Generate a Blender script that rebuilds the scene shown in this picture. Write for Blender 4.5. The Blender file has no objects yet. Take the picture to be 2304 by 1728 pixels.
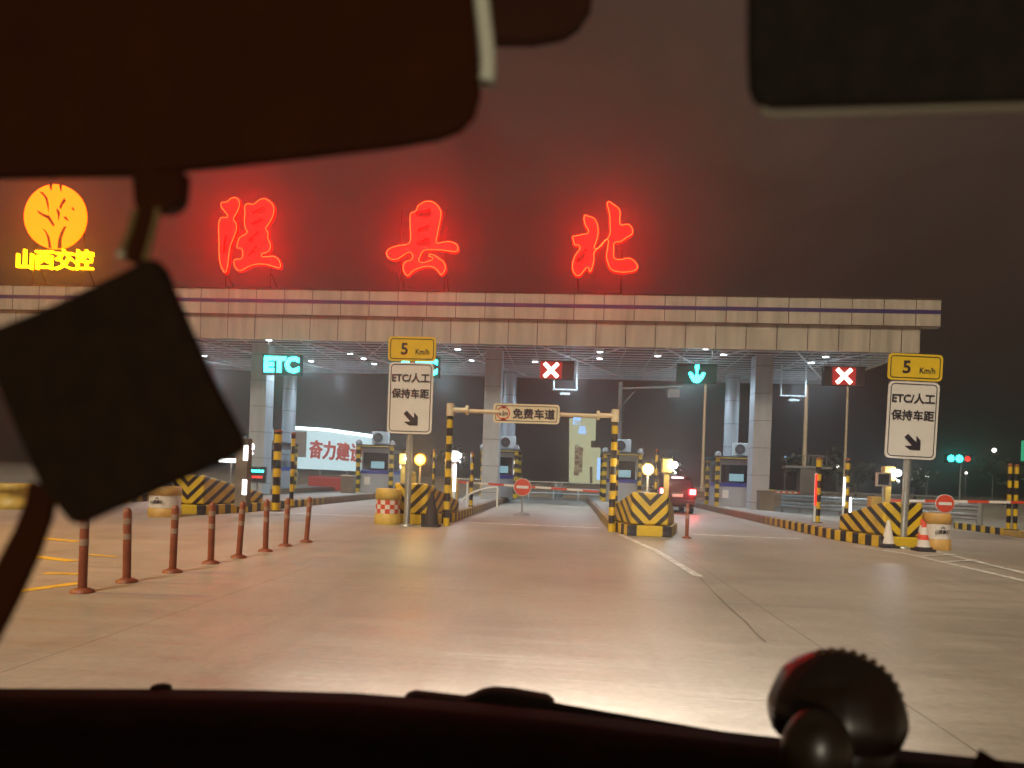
import bpy, bmesh, math, random
from mathutils import Vector, Matrix
random.seed(7)
R = math.radians
S = bpy.context.scene
COL = S.collection

# ------------------------------------------------------------------ camera
F_PX, W, H = 1600.0, 2304.0, 1728.0
CAM_Z, YAW, ROLL = 1.4, math.atan(128/1600.0), 0.036
cd = bpy.data.cameras.new("camera"); cam = bpy.data.objects.new("camera", cd); COL.objects.link(cam)
cam.location = (0, 0, CAM_Z)
RM = Matrix.Rotation(YAW, 4, 'Z') @ Matrix.Rotation(R(90), 4, 'X') @ Matrix.Rotation(ROLL, 4, 'Z')
cam.rotation_euler = RM.to_euler()
cd.sensor_width = 36; cd.lens = F_PX/W*36
fw = RM.to_3x3().inverted() @ Vector((0, 1, 0))
VX, VY = F_PX*fw.x/-fw.z, F_PX*fw.y/-fw.z            # where straight ahead falls without shift
SX, SY = (1280-W/2)-VX, (H/2-1076)-VY                # move it to pixel 1280,1076
cd.shift_x, cd.shift_y = -SX/W, -SY/W
cd.clip_start, cd.clip_end = 0.05, 3000
cd.dof.use_dof = True; cd.dof.focus_distance = 26; cd.dof.aperture_fstop = 4.0
S.camera = cam
R3 = RM.to_3x3()
def ray(px, py):
    d = R3 @ Vector((px-W/2-SX, H/2-py-SY, -F_PX)); return d
def P(px, py, Y):
    d = ray(px, py); return Vector((0, 0, CAM_Z)) + d*(Y/d.y)
def G(px, py, z=0.0):
    d = ray(px, py); return Vector((0, 0, CAM_Z)) + d*((z-CAM_Z)/d.z)

# ------------------------------------------------------------------ sky, lights, exposure
wd = bpy.data.worlds.new("World"); S.world = wd; wd.use_nodes = True
nt = wd.node_tree; nt.nodes.clear()
out = nt.nodes.new('ShaderNodeOutputWorld'); add = nt.nodes.new('ShaderNodeAddShader')
b1 = nt.nodes.new('ShaderNodeBackground'); b2 = nt.nodes.new('ShaderNodeBackground')
sky = nt.nodes.new('ShaderNodeTexSky'); sky.sky_type = 'NISHITA'; sky.sun_disc = False
sky.sun_elevation = R(-4); sky.sun_rotation = R(190)
nt.links.new(sky.outputs[0], b1.inputs[0]); b1.inputs[1].default_value = 0.05
b2.inputs[0].default_value = (0.085, 0.056, 0.042, 1); b2.inputs[1].default_value = 0.85   # town glow on low cloud
tc = nt.nodes.new('ShaderNodeTexCoord'); mp = nt.nodes.new('ShaderNodeMapping'); mp.inputs['Scale'].default_value = (1.6, 1.6, 3.2)
nz = nt.nodes.new('ShaderNodeTexNoise'); nz.inputs['Scale'].default_value = 1.7; nz.inputs['Detail'].default_value = 6; nz.inputs['Roughness'].default_value = .55; nz.inputs['Distortion'].default_value = .6
cr = nt.nodes.new('ShaderNodeValToRGB'); cr.color_ramp.elements[0].position = .35; cr.color_ramp.elements[0].color = (.048, .024, .016, 1)
cr.color_ramp.elements[1].position = .68; cr.color_ramp.elements[1].color = (.105, .068, .047, 1)
nt.links.new(tc.outputs['Generated'], mp.inputs[0]); nt.links.new(mp.outputs[0], nz.inputs['Vector']); nt.links.new(nz.outputs['Fac'], cr.inputs[0]); nt.links.new(cr.outputs[0], b2.inputs[0])
nt.links.new(b1.outputs[0], add.inputs[0]); nt.links.new(b2.outputs[0], add.inputs[1]); nt.links.new(add.outputs[0], out.inputs[0])

ld = bpy.data.lights.new("flood_stand_in", 'SUN'); ld.energy = 3.0; ld.angle = R(14); ld.color = (1, .88, .66)  # soft sun lamp standing in for unseen plaza floodlights
lo = bpy.data.objects.new("flood_stand_in", ld); COL.objects.link(lo)
lo.rotation_euler = Vector((0.2, 0.74, -0.86)).to_track_quat('-Z', 'Y').to_euler()
def spot(name, loc, aim, power, color, size, blend=.6, radius=.1):
    l = bpy.data.lights.new(name, 'SPOT'); l.energy = power; l.color = color; l.spot_size = R(size); l.spot_blend = blend
    l.shadow_soft_size = radius
    o = bpy.data.objects.new(name, l); COL.objects.link(o); o.location = loc
    o.rotation_euler = (Vector(aim)-Vector(loc)).to_track_quat('-Z', 'Y').to_euler(); return o
for hx in (-1.0, .3):                                  # the car's own headlamps
    spot("headlamp", (hx, 2.1, .68), (hx+.8, 7, -1.0), 1500, (1, .95, .86), 74, 1.0, .08)
spot("amber_fill", (-16, 6, 8), (-8.5, 9.5, 0), 5200, (1, .55, .08), 80, 1.0, .3)   # added amber spot with no fixture, tinting the ground at left
spot("cabin_fill", (.9, -9.5, 1.15), (-.1, .5, 1.42), 1100, (1, .92, .68), 9, .4, .12)   # added unseen spot behind the cabin, brightening its trim and the mirror rim
S.view_settings.view_transform = 'Standard'; S.view_settings.look = 'None'
S.view_settings.exposure = 0.0; S.view_settings.gamma = 1.0
cy = S.cycles
cy.use_denoising = True; cy.sample_clamp_direct = 30; cy.max_bounces = 8; cy.diffuse_bounces = 3; cy.glossy_bounces = 3; cy.volume_bounces = 0
cy.transparent_max_bounces = 8; cy.sample_clamp_indirect = 3; cy.caustics_reflective = False
cy.use_light_tree = True; cy.caustics_reflective = False; cy.caustics_refractive = False

# ------------------------------------------------------------------ materials
MATS = {}
def new_mat(name):
    m = bpy.data.materials.new(name); m.use_nodes = True; MATS[name] = m
    return m, m.node_tree, m.node_tree.nodes['Principled BSDF']
def coord(nt, scale=(1, 1, 1)):
    c = nt.nodes.new('ShaderNodeTexCoord'); mp = nt.nodes.new('ShaderNodeMapping'); mp.inputs['Scale'].default_value = scale
    nt.links.new(c.outputs['Object'], mp.inputs[0]); return mp.outputs[0]
def noise(nt, vec, scale, detail=4, rough=.6):
    n = nt.nodes.new('ShaderNodeTexNoise'); n.inputs['Scale'].default_value = scale; n.inputs['Detail'].default_value = detail
    n.inputs['Roughness'].default_value = rough
    nt.links.new(vec, n.inputs['Vector']); return n.outputs['Fac']
def ramp(nt, fac, stops):
    r = nt.nodes.new('ShaderNodeValToRGB'); el = r.color_ramp.elements
    while len(el) < len(stops): el.new(.5)
    for e, (p, c) in zip(el, stops): e.position = p; e.color = (*c, 1)
    nt.links.new(fac, r.inputs[0]); return r.outputs[0]
def mathn(nt, op, a, b=None, c=None):
    n = nt.nodes.new('ShaderNodeMath'); n.operation = op
    for i, v in enumerate((a, b, c)):
        if v is None: continue
        if isinstance(v, (int, float)): n.inputs[i].default_value = v
        else: nt.links.new(v, n.inputs[i])
    return n.outputs[0]
def mixc(nt, fac, a, b, mode='MIX'):
    n = nt.nodes.new('ShaderNodeMix'); n.data_type = 'RGBA'; n.blend_type = mode
    for i, v in ((0, fac), (6, a), (7, b)):
        if isinstance(v, (int, float)): n.inputs[i].default_value = v
        elif isinstance(v, tuple): n.inputs[i].default_value = (*v, 1)
        else: nt.links.new(v, n.inputs[i])
    return n.outputs[2]
def paint(name, col, rough=.5, metal=0, var=.25, nscale=6, spec=.5, bump=0, stretch=(1, 1, 1)):
    m, nt, p = new_mat(name)
    f = noise(nt, coord(nt, stretch), nscale)
    d = tuple(c*(1-var) for c in col); l = tuple(min(1, c*(1+var*.5)) for c in col)
    nt.links.new(ramp(nt, f, [(.3, d), (.7, l)]), p.inputs['Base Color'])
    p.inputs['Roughness'].default_value = rough; p.inputs['Metallic'].default_value = metal
    p.inputs['Specular IOR Level'].default_value = spec
    if bump:
        b = nt.nodes.new('ShaderNodeBump'); b.inputs['Strength'].default_value = bump; b.inputs['Distance'].default_value = .02
        nt.links.new(noise(nt, coord(nt), nscale*8), b.inputs['Height']); nt.links.new(b.outputs[0], p.inputs['Normal'])
    return m
def emis(name, col, strength):
    m, nt, p = new_mat(name)
    p.inputs['Base Color'].default_value = (.02, .02, .02, 1)
    p.inputs['Emission Color'].default_value = (*col, 1); p.inputs['Emission Strength'].default_value = strength
    return m
def stripes(name, kind, period, cols, duty=.5, wear=.4, rough=.5):
    """kind: 'z' rings, 'v' chevrons, 'k' kerb blocks; object coordinates"""
    m, nt, p = new_mat(name)
    c = nt.nodes.new('ShaderNodeTexCoord'); s = nt.nodes.new('ShaderNodeSeparateXYZ'); nt.links.new(c.outputs['Object'], s.inputs[0])
    x, y, z = s.outputs
    if kind == 'z': f = z
    elif kind == 'v': f = mathn(nt, 'SUBTRACT', mathn(nt, 'SUBTRACT', z, mathn(nt, 'ABSOLUTE', x)), mathn(nt, 'MULTIPLY', y, .45))
    elif kind == 'k': f = mathn(nt, 'ADD', y, mathn(nt, 'ABSOLUTE', x))
    elif kind == 'y': f = y
    fr = mathn(nt, 'FRACT', mathn(nt, 'ADD', mathn(nt, 'DIVIDE', f, period), 100.0))
    st = mathn(nt, 'GREATER_THAN', fr, duty)
    base = mixc(nt, st, cols[0], cols[1])
    if kind == 'k':
        bare = ramp(nt, mathn(nt, 'ADD', mathn(nt, 'MULTIPLY', y, .05), mathn(nt, 'MULTIPLY', noise(nt, c.outputs['Object'], 3, 4), .25)), [(.42, (0, 0, 0)), (.62, (1, 1, 1))])
        base = mixc(nt, bare, base, (.22, .115, .06))
    n1 = noise(nt, c.outputs['Object'], 5, 5, .7)
    w = ramp(nt, n1, [(.55, (0, 0, 0)), (.72, (1, 1, 1))])
    wf = mathn(nt, 'MULTIPLY', w, wear)
    base = mixc(nt, wf, base, (.28, .25, .21))
    n2 = noise(nt, c.outputs['Object'], 1.7, 3)
    base = mixc(nt, 1.0, base, ramp(nt, n2, [(.3, (.72, .72, .72)), (.7, (1.05, 1.05, 1.05))]), 'MULTIPLY')
    nt.links.new(base, p.inputs['Base Color']); p.inputs['Roughness'].default_value = rough
    return m

YEL, BLK = (.72, .47, .012), (.014, .009, .013)
M = dict(
    post=stripes('hazard_ring_paint', 'z', .44, (YEL, BLK), .5, .4, .4),
    chev=stripes('hazard_chevron_paint', 'v', .36, (BLK, YEL), .42, .65, .45),
    kerb=stripes('hazard_kerb_paint', 'k', .62, (YEL, BLK), .52, .5, .55),
    slab=paint('island_concrete', (.30, .27, .25), .7, var=.3, nscale=2),
    white=paint('sign_white', (.74, .70, .66), .45, var=.06, nscale=3),
    signyel=paint('sign_yellow', (.78, .52, .02), .45, var=.08, nscale=3),
    cream=paint('cream_paint', (.72, .60, .40), .45, var=.1),
    ink=paint('black_ink', (.018, .012, .022), .5, var=.1),
    galv=paint('galvanised_steel', (.42, .42, .40), .35, metal=.6, var=.2, nscale=9),
    steel=paint('pale_column_cladding', (.50, .52, .55), .38, metal=.25, var=.2, nscale=3, stretch=(1, 1, .15)),
    stucco=paint('fascia_panel', (.49, .41, .32), .5, var=.32, nscale=2.2, stretch=(1, 1, .12)),
    joint=paint('dark_joint', (.07, .035, .03), .8, var=.1),
    stripe=paint('blue_violet_band', (.05, .03, .12), .5, var=.1),
    ceil=paint('ceiling_white', (.75, .77, .8), .6, var=.1, nscale=1),
    dark=paint('dark_housing', (.02, .02, .022), .5, var=.1),
    grey=paint('grey_enclosure', (.27, .26, .26), .55, var=.15, nscale=2),
    boothw=paint('booth_panel', (.36, .36, .38), .5, var=.1, nscale=2),
    blue=paint('blue_band', (.03, .05, .30), .45, var=.1),
    acw=paint('ac_white', (.66, .70, .70), .45, var=.08),
    dullband=paint('dull_band', (.34, .22, .17), .5, var=.3),
    ceilback=paint('ceiling_void', (.06, .065, .07), .7),
    plaq=paint('charm_cloth', (.026, .012, .005), .8, var=.3, nscale=60, spec=.15, bump=.1),
    goldface=emis('gold_emblem_light', (1, .078, .0006), 8), umber=paint('umber_groove', (.05, .02, .005), .7),
    dullred=paint('dull_red', (.20, .035, .02), .6), domegrey=paint('dome_grey', (.30, .27, .26), .5),
    crackfill=paint('crack_filler', (.24, .205, .175), .6, var=.3),
    rust=paint('red_brown_plastic', (.24, .06, .026), .5, var=.3, nscale=5),
    reflect=paint('pale_reflective_band', (.75, .68, .62), .4, var=.1),
    drum=paint('faded_yellow_plastic', (.60, .40, .08), .5, var=.25, nscale=4),
    drum2=paint('faded_orange_plastic', (.58, .33, .09), .5, var=.2, nscale=4),
    red=paint('red_reflective', (.62, .06, .02), .4, var=.12),
    orange=paint('cone_red', (.75, .09, .05), .4, var=.12),
    rubber=paint('black_rubber', (.03, .022, .028), .7, var=.2),
    line=paint('road_paint', (.85, .80, .72), .5, var=.62, nscale=5), lineyel=paint('yellow_road_paint', (.80, .50, .05), .45, var=.4, nscale=4),
    jersey=paint('stained_concrete', (.20, .165, .13), .8, var=.4, nscale=1.5),
    carred=paint('maroon_car_paint', (.050, .007, .009), .3, metal=.3, var=.1),
    tint=paint('dark_glass', (.012, .008, .01), .12, var=.05),
    chrome=paint('chrome', (.8, .8, .78), .12, metal=1, var=.03),
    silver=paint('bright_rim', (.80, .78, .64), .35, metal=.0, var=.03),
    cabin=paint('cabin_plastic', (.050, .013, .004), .7, var=.2, nscale=25, spec=.06, bump=.05),
    dash=paint('dashboard_plastic', (.020, .012, .008), .75, var=.35, nscale=18, spec=.08, bump=.12),
    cord=paint('olive_cord', (.20, .13, .03), .6, var=.2, nscale=40),
    jade=paint('pale_bead', (.55, .58, .42), .3, var=.1),
    lacquer=paint('brown_lacquer', (.026, .012, .005), .36, var=.4, nscale=25, spec=.45),
    gold=paint('old_gold', (.10, .06, .02), .3, metal=.6, var=.2, nscale=20),
    bark=paint('bark', (.06, .045, .035), .8), leaf=paint('leaf', (.05, .06, .025), .7, var=.4),
    lime=paint('lit_stone', (.62, .60, .40), .7, var=.12, nscale=.4),
    redlit=emis('red_letter_light', (1, .0001, .00005), 26),
    oranget=emis('orange_tube_light', (1, .14, .02), 5),
    goldlit=emis('gold_logo_light', (1, .36, .001), 14),
    teal=emis('teal_led', (.03, 1, .80), 14),
    redled=emis('red_led', (1, .02, .01), 2.5), whiteled=emis('white_led', (1, .95, .9), 6),
    lamp=emis('white_lamp', (.85, .93, 1), 22), lampw=emis('warm_lamp', (1, .93, .8), 7),
    amber=emis('amber_lamp', (1, .45, .05), 14), amberw=emis('pale_amber_lamp', (1, .80, .50), 7),
    tail=emis('tail_lamp', (1, .03, .04), 16), tailw=emis('tail_lamp_core', (1, .62, .62), 8),
    pane=emis('lit_window', (.30, .55, .62), .8), banner=emis('backlit_banner', (.62, .85, .90), 1.15),
    strip=emis('cool_strip', (.75, 1, 1), 6), pylon=emis('pylon_glow', (.70, .72, .42), .85),
    bluew=emis('blue_white_letter', (.30, .55, 1), 2.0), greens=emis('green_sign', (.03, .45, .22), 1.0),
    redb=emis('red_barrier_glow', (.75, .07, .025), .38),
)
# ground concrete: streaked, slightly wet
m, nt, p = new_mat('plaza_concrete'); M['ground'] = m
v1 = coord(nt, (.35, 2.2, 1)); v2 = coord(nt, (1, 1, 1))
fa = noise(nt, v1, 1.3, 7, .7); fb = noise(nt, v2, .22, 4, .6); fc = noise(nt, v2, 14, 5, .7)
c1 = ramp(nt, fa, [(.3, (.36, .315, .27)), (.7, (.45, .405, .355))])
c2 = mixc(nt, 1.0, c1, ramp(nt, fb, [(.3, (.70, .69, .67)), (.7, (1.14, 1.13, 1.12))]), 'MULTIPLY')
c3 = mixc(nt, 1.0, c2, ramp(nt, fc, [(.3, (.85, .85, .85)), (.7, (1.08, 1.08, 1.08))]), 'MULTIPLY')
sx = nt.nodes.new('ShaderNodeSeparateXYZ'); nt.links.new(v2, sx.inputs[0])
def jl(o, per, off, w):
    fr = mathn(nt, 'FRACT', mathn(nt, 'ADD', mathn(nt, 'DIVIDE', o, per), 50+off)); return mathn(nt, 'LESS_THAN', fr, w/per)
j = mathn(nt, 'MAXIMUM', jl(sx.outputs[0], 5.9, .62, .02), jl(sx.outputs[1], 5.0, .3, .02))
fe = noise(nt, v2, .55, 8, .75)                       # oil and tyre stains along the lanes
fs = noise(nt, coord(nt, (1.6, .12, 1)), 1.0, 3, .6)
c3 = mixc(nt, mathn(nt, 'MULTIPLY', ramp(nt, fe, [(.56, (0, 0, 0)), (.68, (1, 1, 1))]), .35), c3, (.20, .165, .14))
c3 = mixc(nt, mathn(nt, 'MULTIPLY', ramp(nt, fs, [(.52, (0, 0, 0)), (.66, (1, 1, 1))]), .22), c3, (.22, .18, .15))
c4 = mixc(nt, mathn(nt, 'MULTIPLY', j, .4), c3, (.07, .055, .045))
nt.links.new(c4, p.inputs['Base Color'])
fr_ = ramp(nt, fa, [(.3, (.34, .34, .34)), (.7, (.56, .56, .56))]); nt.links.new(fr_, p.inputs['Roughness'])
p.inputs['Specular IOR Level'].default_value = .36
bp = nt.nodes.new('ShaderNodeBump'); bp.inputs['Strength'].default_value = .22; bp.inputs['Distance'].default_value = .03
v3 = coord(nt, (.35, 4, 1)); fd = noise(nt, v3, 3, 6, .75)
nt.links.new(fd, bp.inputs['Height']); nt.links.new(bp.outputs[0], p.inputs['Normal'])

# ------------------------------------------------------------------ mesh builder
class MB:
    def __init__(s): s.bm = bmesh.new()
    def _mi(s, fs, mi, smooth=False):
        for f in fs: f.material_index = mi; f.smooth = smooth
    def box(s, c, d, mi=0, rot=None):
        hx, hy, hz = d[0]/2, d[1]/2, d[2]/2; c = Vector(c)
        vs = []
        for x in (-hx, hx):
            for y in (-hy, hy):
                for z in (-hz, hz):
                    v = Vector((x, y, z))
                    if rot is not None: v = rot @ v
                    vs.append(s.bm.verts.new(c+v))
        q = [(0,1,3,2),(4,6,7,5),(0,4,5,1),(2,3,7,6),(0,2,6,4),(1,5,7,3)]
        s._mi([s.bm.faces.new([vs[i] for i in f]) for f in q], mi); return s
    def tube(s, a, b, r, mi=0, seg=14, r2=None, cap=True):
        a, b = Vector(a), Vector(b); r2 = r if r2 is None else r2
        q = (b-a).to_track_quat('Z', 'Y'); A, B = [], []
        for i in range(seg):
            t = 2*math.pi*i/seg; u = q @ Vector((math.cos(t), math.sin(t), 0))
            A.append(s.bm.verts.new(a+u*r)); B.append(s.bm.verts.new(b+u*r2))
        fs = [s.bm.faces.new((A[i], A[(i+1)%seg], B[(i+1)%seg], B[i])) for i in range(seg)]
        s._mi(fs, mi, True)
        if cap:
            cf = [s.bm.faces.new(A[::-1]), s.bm.faces.new(B)]; s._mi(cf, mi)
            for f in cf:
                for e in f.edges: e.smooth = False
        return s
    def path(s, pts, r, mi=0, seg=10):
        for a, b in zip(pts, pts[1:]): s.tube(a, b, r, mi, seg)
        return s
    def lathe(s, prof, c=(0, 0, 0), mi=0, seg=24, axis='Z', mis=None):
        c = Vector(c); rings = []
        for r, h in prof:
            ring = []
            for i in range(seg):
                t = 2*math.pi*i/seg
                v = Vector((r*math.cos(t), r*math.sin(t), h)) if axis == 'Z' else Vector((r*math.cos(t), h, r*math.sin(t)))
                ring.append(s.bm.verts.new(c+v))
            rings.append(ring)
        for k, (a, b) in enumerate(zip(rings, rings[1:])):
            s._mi([s.bm.faces.new((a[i], a[(i+1)%seg], b[(i+1)%seg], b[i])) for i in range(seg)], mis[k] if mis else mi, True)
        cf = [s.bm.faces.new(rings[0][::-1]), s.bm.faces.new(rings[-1])]; s._mi(cf[:1], mis[0] if mis else mi); s._mi(cf[1:], mis[-1] if mis else mi)
        for f in cf:
            for e in f.edges: e.smooth = False
        return s
    def prism(s, pts, depth, mi=0, off=0.0, axis=1):
        """polygon of Vectors extruded along the axis"""
        d = Vector((0, 0, 0)); d[axis] = depth; o = Vector((0, 0, 0)); o[axis] = off
        A = [s.bm.verts.new(Vector(q)+o) for q in pts]; B = [s.bm.verts.new(Vector(q)+o+d) for q in pts]; n = len(A)
        fs = [s.bm.faces.new(A), s.bm.faces.new(B[::-1])]+[s.bm.faces.new((A[i], B[i], B[(i+1)%n], A[(i+1)%n])) for i in range(n)]
        s._mi(fs, mi); return s
    def quad(s, pts, mi=0):
        s._mi([s.bm.faces.new([s.bm.verts.new(Vector(q)) for q in pts])], mi); return s
    def sphere(s, c, r, mi=0, sc=(1, 1, 1), u=16, v=10):
        ret = bmesh.ops.create_uvsphere(s.bm, u_segments=u, v_segments=v, radius=r)
        fs = set()
        for w in ret['verts']:
            w.co = Vector((w.co.x*sc[0], w.co.y*sc[1], w.co.z*sc[2]))+Vector(c); fs.update(w.link_faces)
        s._mi(fs, mi, True); return s
    def build(s, name, mats, parent=None, bevel=0, loc=None):
        me = bpy.data.meshes.new(name); bmesh.ops.recalc_face_normals(s.bm, faces=s.bm.faces)
        s.bm.to_mesh(me); s.bm.free()
        for k in (mats if isinstance(mats, (list, tuple)) else [mats]): me.materials.append(M[k] if isinstance(k, str) else k)
        o = bpy.data.objects.new(name, me); COL.objects.link(o)
        if parent: o.parent = parent
        if loc is not None: o.location = loc
        if bevel:
            b = o.modifiers.new('edge', 'BEVEL'); b.width = bevel; b.segments = 2; b.limit_method = 'ANGLE'
        return o
def tag(o, label, cat, group=None, kind=None):
    if label: o['label'] = label
    if cat: o['category'] = cat
    if group: o['group'] = group
    if kind: o['kind'] = kind
    return o
def thing(name, loc, label, cat, group=None, rz=0):
    o = bpy.data.objects.new(name, None); o.empty_display_size = .2; COL.objects.link(o)
    o.location = loc; o.rotation_euler = (0, 0, rz); return tag(o, label, cat, group)
def struct(o): o['kind'] = 'structure'; return o
def dup(root, loc, label, rz=None):
    def cp(o, par):
        c = o.copy(); COL.objects.link(c); c.parent = par
        for k in kids.get(o, []): cp(k, c)
        return c
    kids = {}
    for o in root.children_recursive: kids.setdefault(o.parent, []).append(o)
    r = cp(root, None); r.location = loc; r['label'] = label
    if rz is not None: r.rotation_euler.z = rz
    return r
def to_mesh(o, name, mat, parent, loc=(0, 0, 0), rot=None):
    bpy.context.view_layer.update()
    me = bpy.data.meshes.new_from_object(o.evaluated_get(bpy.context.evaluated_depsgraph_get()))
    cu = o.data; bpy.data.objects.remove(o); bpy.data.curves.remove(cu)
    me.materials.clear(); me.materials.append(M[mat]); me.name = name
    n = bpy.data.objects.new(name, me); COL.objects.link(n); n.location = loc
    if parent: n.parent = parent
    if rot: n.rotation_euler = rot
    return n
def text(body, size, mat, parent, loc, name='lettering', ext=.004, off=0.0, bold=0.0, width=None, rot=(R(90), 0, 0), spacing=1.0):
    c = bpy.data.curves.new('t', 'FONT'); c.body = body; c.size = size; c.extrude = ext; c.offset = off
    c.align_x = 'CENTER'; c.align_y = 'CENTER'; c.resolution_u = 3; c.space_character = spacing
    o = bpy.data.objects.new('t', c); COL.objects.link(o)
    n = to_mesh(o, name, mat, parent, loc, rot)
    xs = [v.co.x for v in n.data.vertices]; zs = [v.co.y for v in n.data.vertices]
    cx, cz = (min(xs)+max(xs))/2, (min(zs)+max(zs))/2
    k = (width/(max(xs)-min(xs))) if width else 1
    for v in n.data.vertices: v.co.x = (v.co.x-cx)*k; v.co.y -= cz
    if bold:
        bm = bmesh.new(); bm.from_mesh(n.data); src = bm.verts[:]+bm.edges[:]+bm.faces[:]
        for i, (dx, dy) in enumerate(((1, 0), (-1, 0), (0, 1), (0, -1), (.7, .7), (-.7, .7), (.7, -.7), (-.7, -.7))):
            d = bmesh.ops.duplicate(bm, geom=src)['geom']
            for v in d:
                if isinstance(v, bmesh.types.BMVert): v.co += Vector((dx*bold, dy*bold, .0004*(i+1)))
        bm.to_mesh(n.data); bm.free()
    return n
def outline(splines, name, mat, parent, ext=.08, bevel=None, fill=True, cyclic=True):
    """splines: lists of (x,z) in the parent's frame, facing -Y; holes fill even-odd"""
    c = bpy.data.curves.new('c', 'CURVE'); c.dimensions = '2D' if fill else '3D'; c.resolution_u = 4
    if fill: c.fill_mode = 'BOTH'; c.extrude = ext
    else: c.bevel_depth = bevel; c.bevel_resolution = 1
    for sp in splines:
        b = c.splines.new('BEZIER'); b.bezier_points.add(len(sp)-1); b.use_cyclic_u = cyclic
        for q, (x, z) in zip(b.bezier_points, sp):
            q.co = (x, z, 0); q.handle_left_type = q.handle_right_type = 'AUTO'
    o = bpy.data.objects.new('c', c); COL.objects.link(o)
    return to_mesh(o, name, mat, parent, (0, 0, 0), (R(90), 0, 0))
def rrect(w, h, r, n=5):
    pts = []
    for cx, cz, a0 in ((w/2-r, h/2-r, 0), (-w/2+r, h/2-r, 90), (-w/2+r, -h/2+r, 180), (w/2-r, -h/2+r, 270)):
        for i in range(n+1):
            t = R(a0+90*i/n); pts.append(Vector((cx+r*math.cos(t), 0, cz+r*math.sin(t))))
    return pts
def ring(w, h, r, t, y, dep, mb, mi):
    """rounded rectangular border line"""
    A, B = rrect(w, h, r), rrect(w-2*t, h-2*t, max(.01, r-t)); n = len(A)
    for i in range(n):
        j = (i+1) % n
        mb.quad([q+Vector((0, y, 0)) for q in (A[i], A[j], B[j], B[i])], mi)

# ------------------------------------------------------------------ setting
g = MB(); g.quad([(-260, -30, 0), (260, -30, 0), (260, 520, 0), (-260, 520, 0)]); struct(g.build('ground', 'ground'))
hl = MB()
prev = None
for i in range(61):
    x = -420+14*i; h = 5+9*abs(math.sin(i*.31+1))+6*math.sin(i*.77)*.5+ (8 if i > 40 else 0)
    row = [Vector((x, 330+20*math.sin(i*.5), -1)), Vector((x, 380, max(2, h))), Vector((x, 470, max(4, h*1.5))), Vector((x, 520, -1))]
    row = [hl.bm.verts.new(q) for q in row]
    if prev:
        for k in range(3): f = hl.bm.faces.new((prev[k], row[k], row[k+1], prev[k+1])); f.smooth = True
    prev = row
struct(hl.build('hills', paint('hill_scrub', (.030, .034, .022), .9, var=.5, nscale=.05)))

# painted markings on the plaza, 4 mm above the concrete
def strip_px(a, b, w, mb, z=.004):
    A, B = G(*a), G(*b); A.z = B.z = z
    n = (B-A).cross(Vector((0, 0, 1))).normalized()*w/2
    mb.quad([A-n, B-n, B+n, A+n])
mk = MB()
strip_px((1925, 1229), (2040, 1246), .16, mk); strip_px((2040, 1246), (2330, 1313), .16, mk)
strip_px((2104, 1241), (2190, 1262), .15, mk, .008); strip_px((2190, 1262), (2330, 1296), .18, mk, .008)
strip_px((2075, 1252), (2150, 1248), .12, mk, .012); strip_px((2128, 1265), (2196, 1261), .12, mk, .012)
strip_px((1395, 1203), (1470, 1236), .14, mk); strip_px((1470, 1236), (1572, 1298), .14, mk, .008)
for x0, x1, y in ((-2.95, .95, 20.6), (3.4, 6.3, 19.6), (-9, -5.5, 21.5)):
    mk.quad([(x0, y-.14, .004), (x1, y-.14, .004), (x1, y+.14, .004), (x0, y+.14, .004)])
struct(mk.build('road_markings', 'line'))
ym = MB()
for a, b, w_ in (((60, 1208), (178, 1219), .22), ((55, 1250), (165, 1263), .2), ((100, 1290), (178, 1292), .16), ((30, 1332), (180, 1312), .16), ((200, 1248), (262, 1253), .12)): strip_px(a, b, w_, ym)
struct(ym.build('yellow_markings', 'lineyel'))
ck = MB(); pts = [(1575+i*9.8+random.uniform(-1.5, 1.5), 1302+i*9.6+random.uniform(-1, 1)) for i in range(16)]
for a, b in zip(pts, pts[1:]): strip_px(a, b, random.uniform(.012, .03), ck, .006)
pts = [(1060+i*22, 1188+i*i*.05+random.uniform(-.6, .6)) for i in range(14)]
for a, b in zip(pts, pts[1:]): strip_px(a, b, .05, ck, .006)
struct(ck.build('ground_cracks', 'crackfill'))

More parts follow.
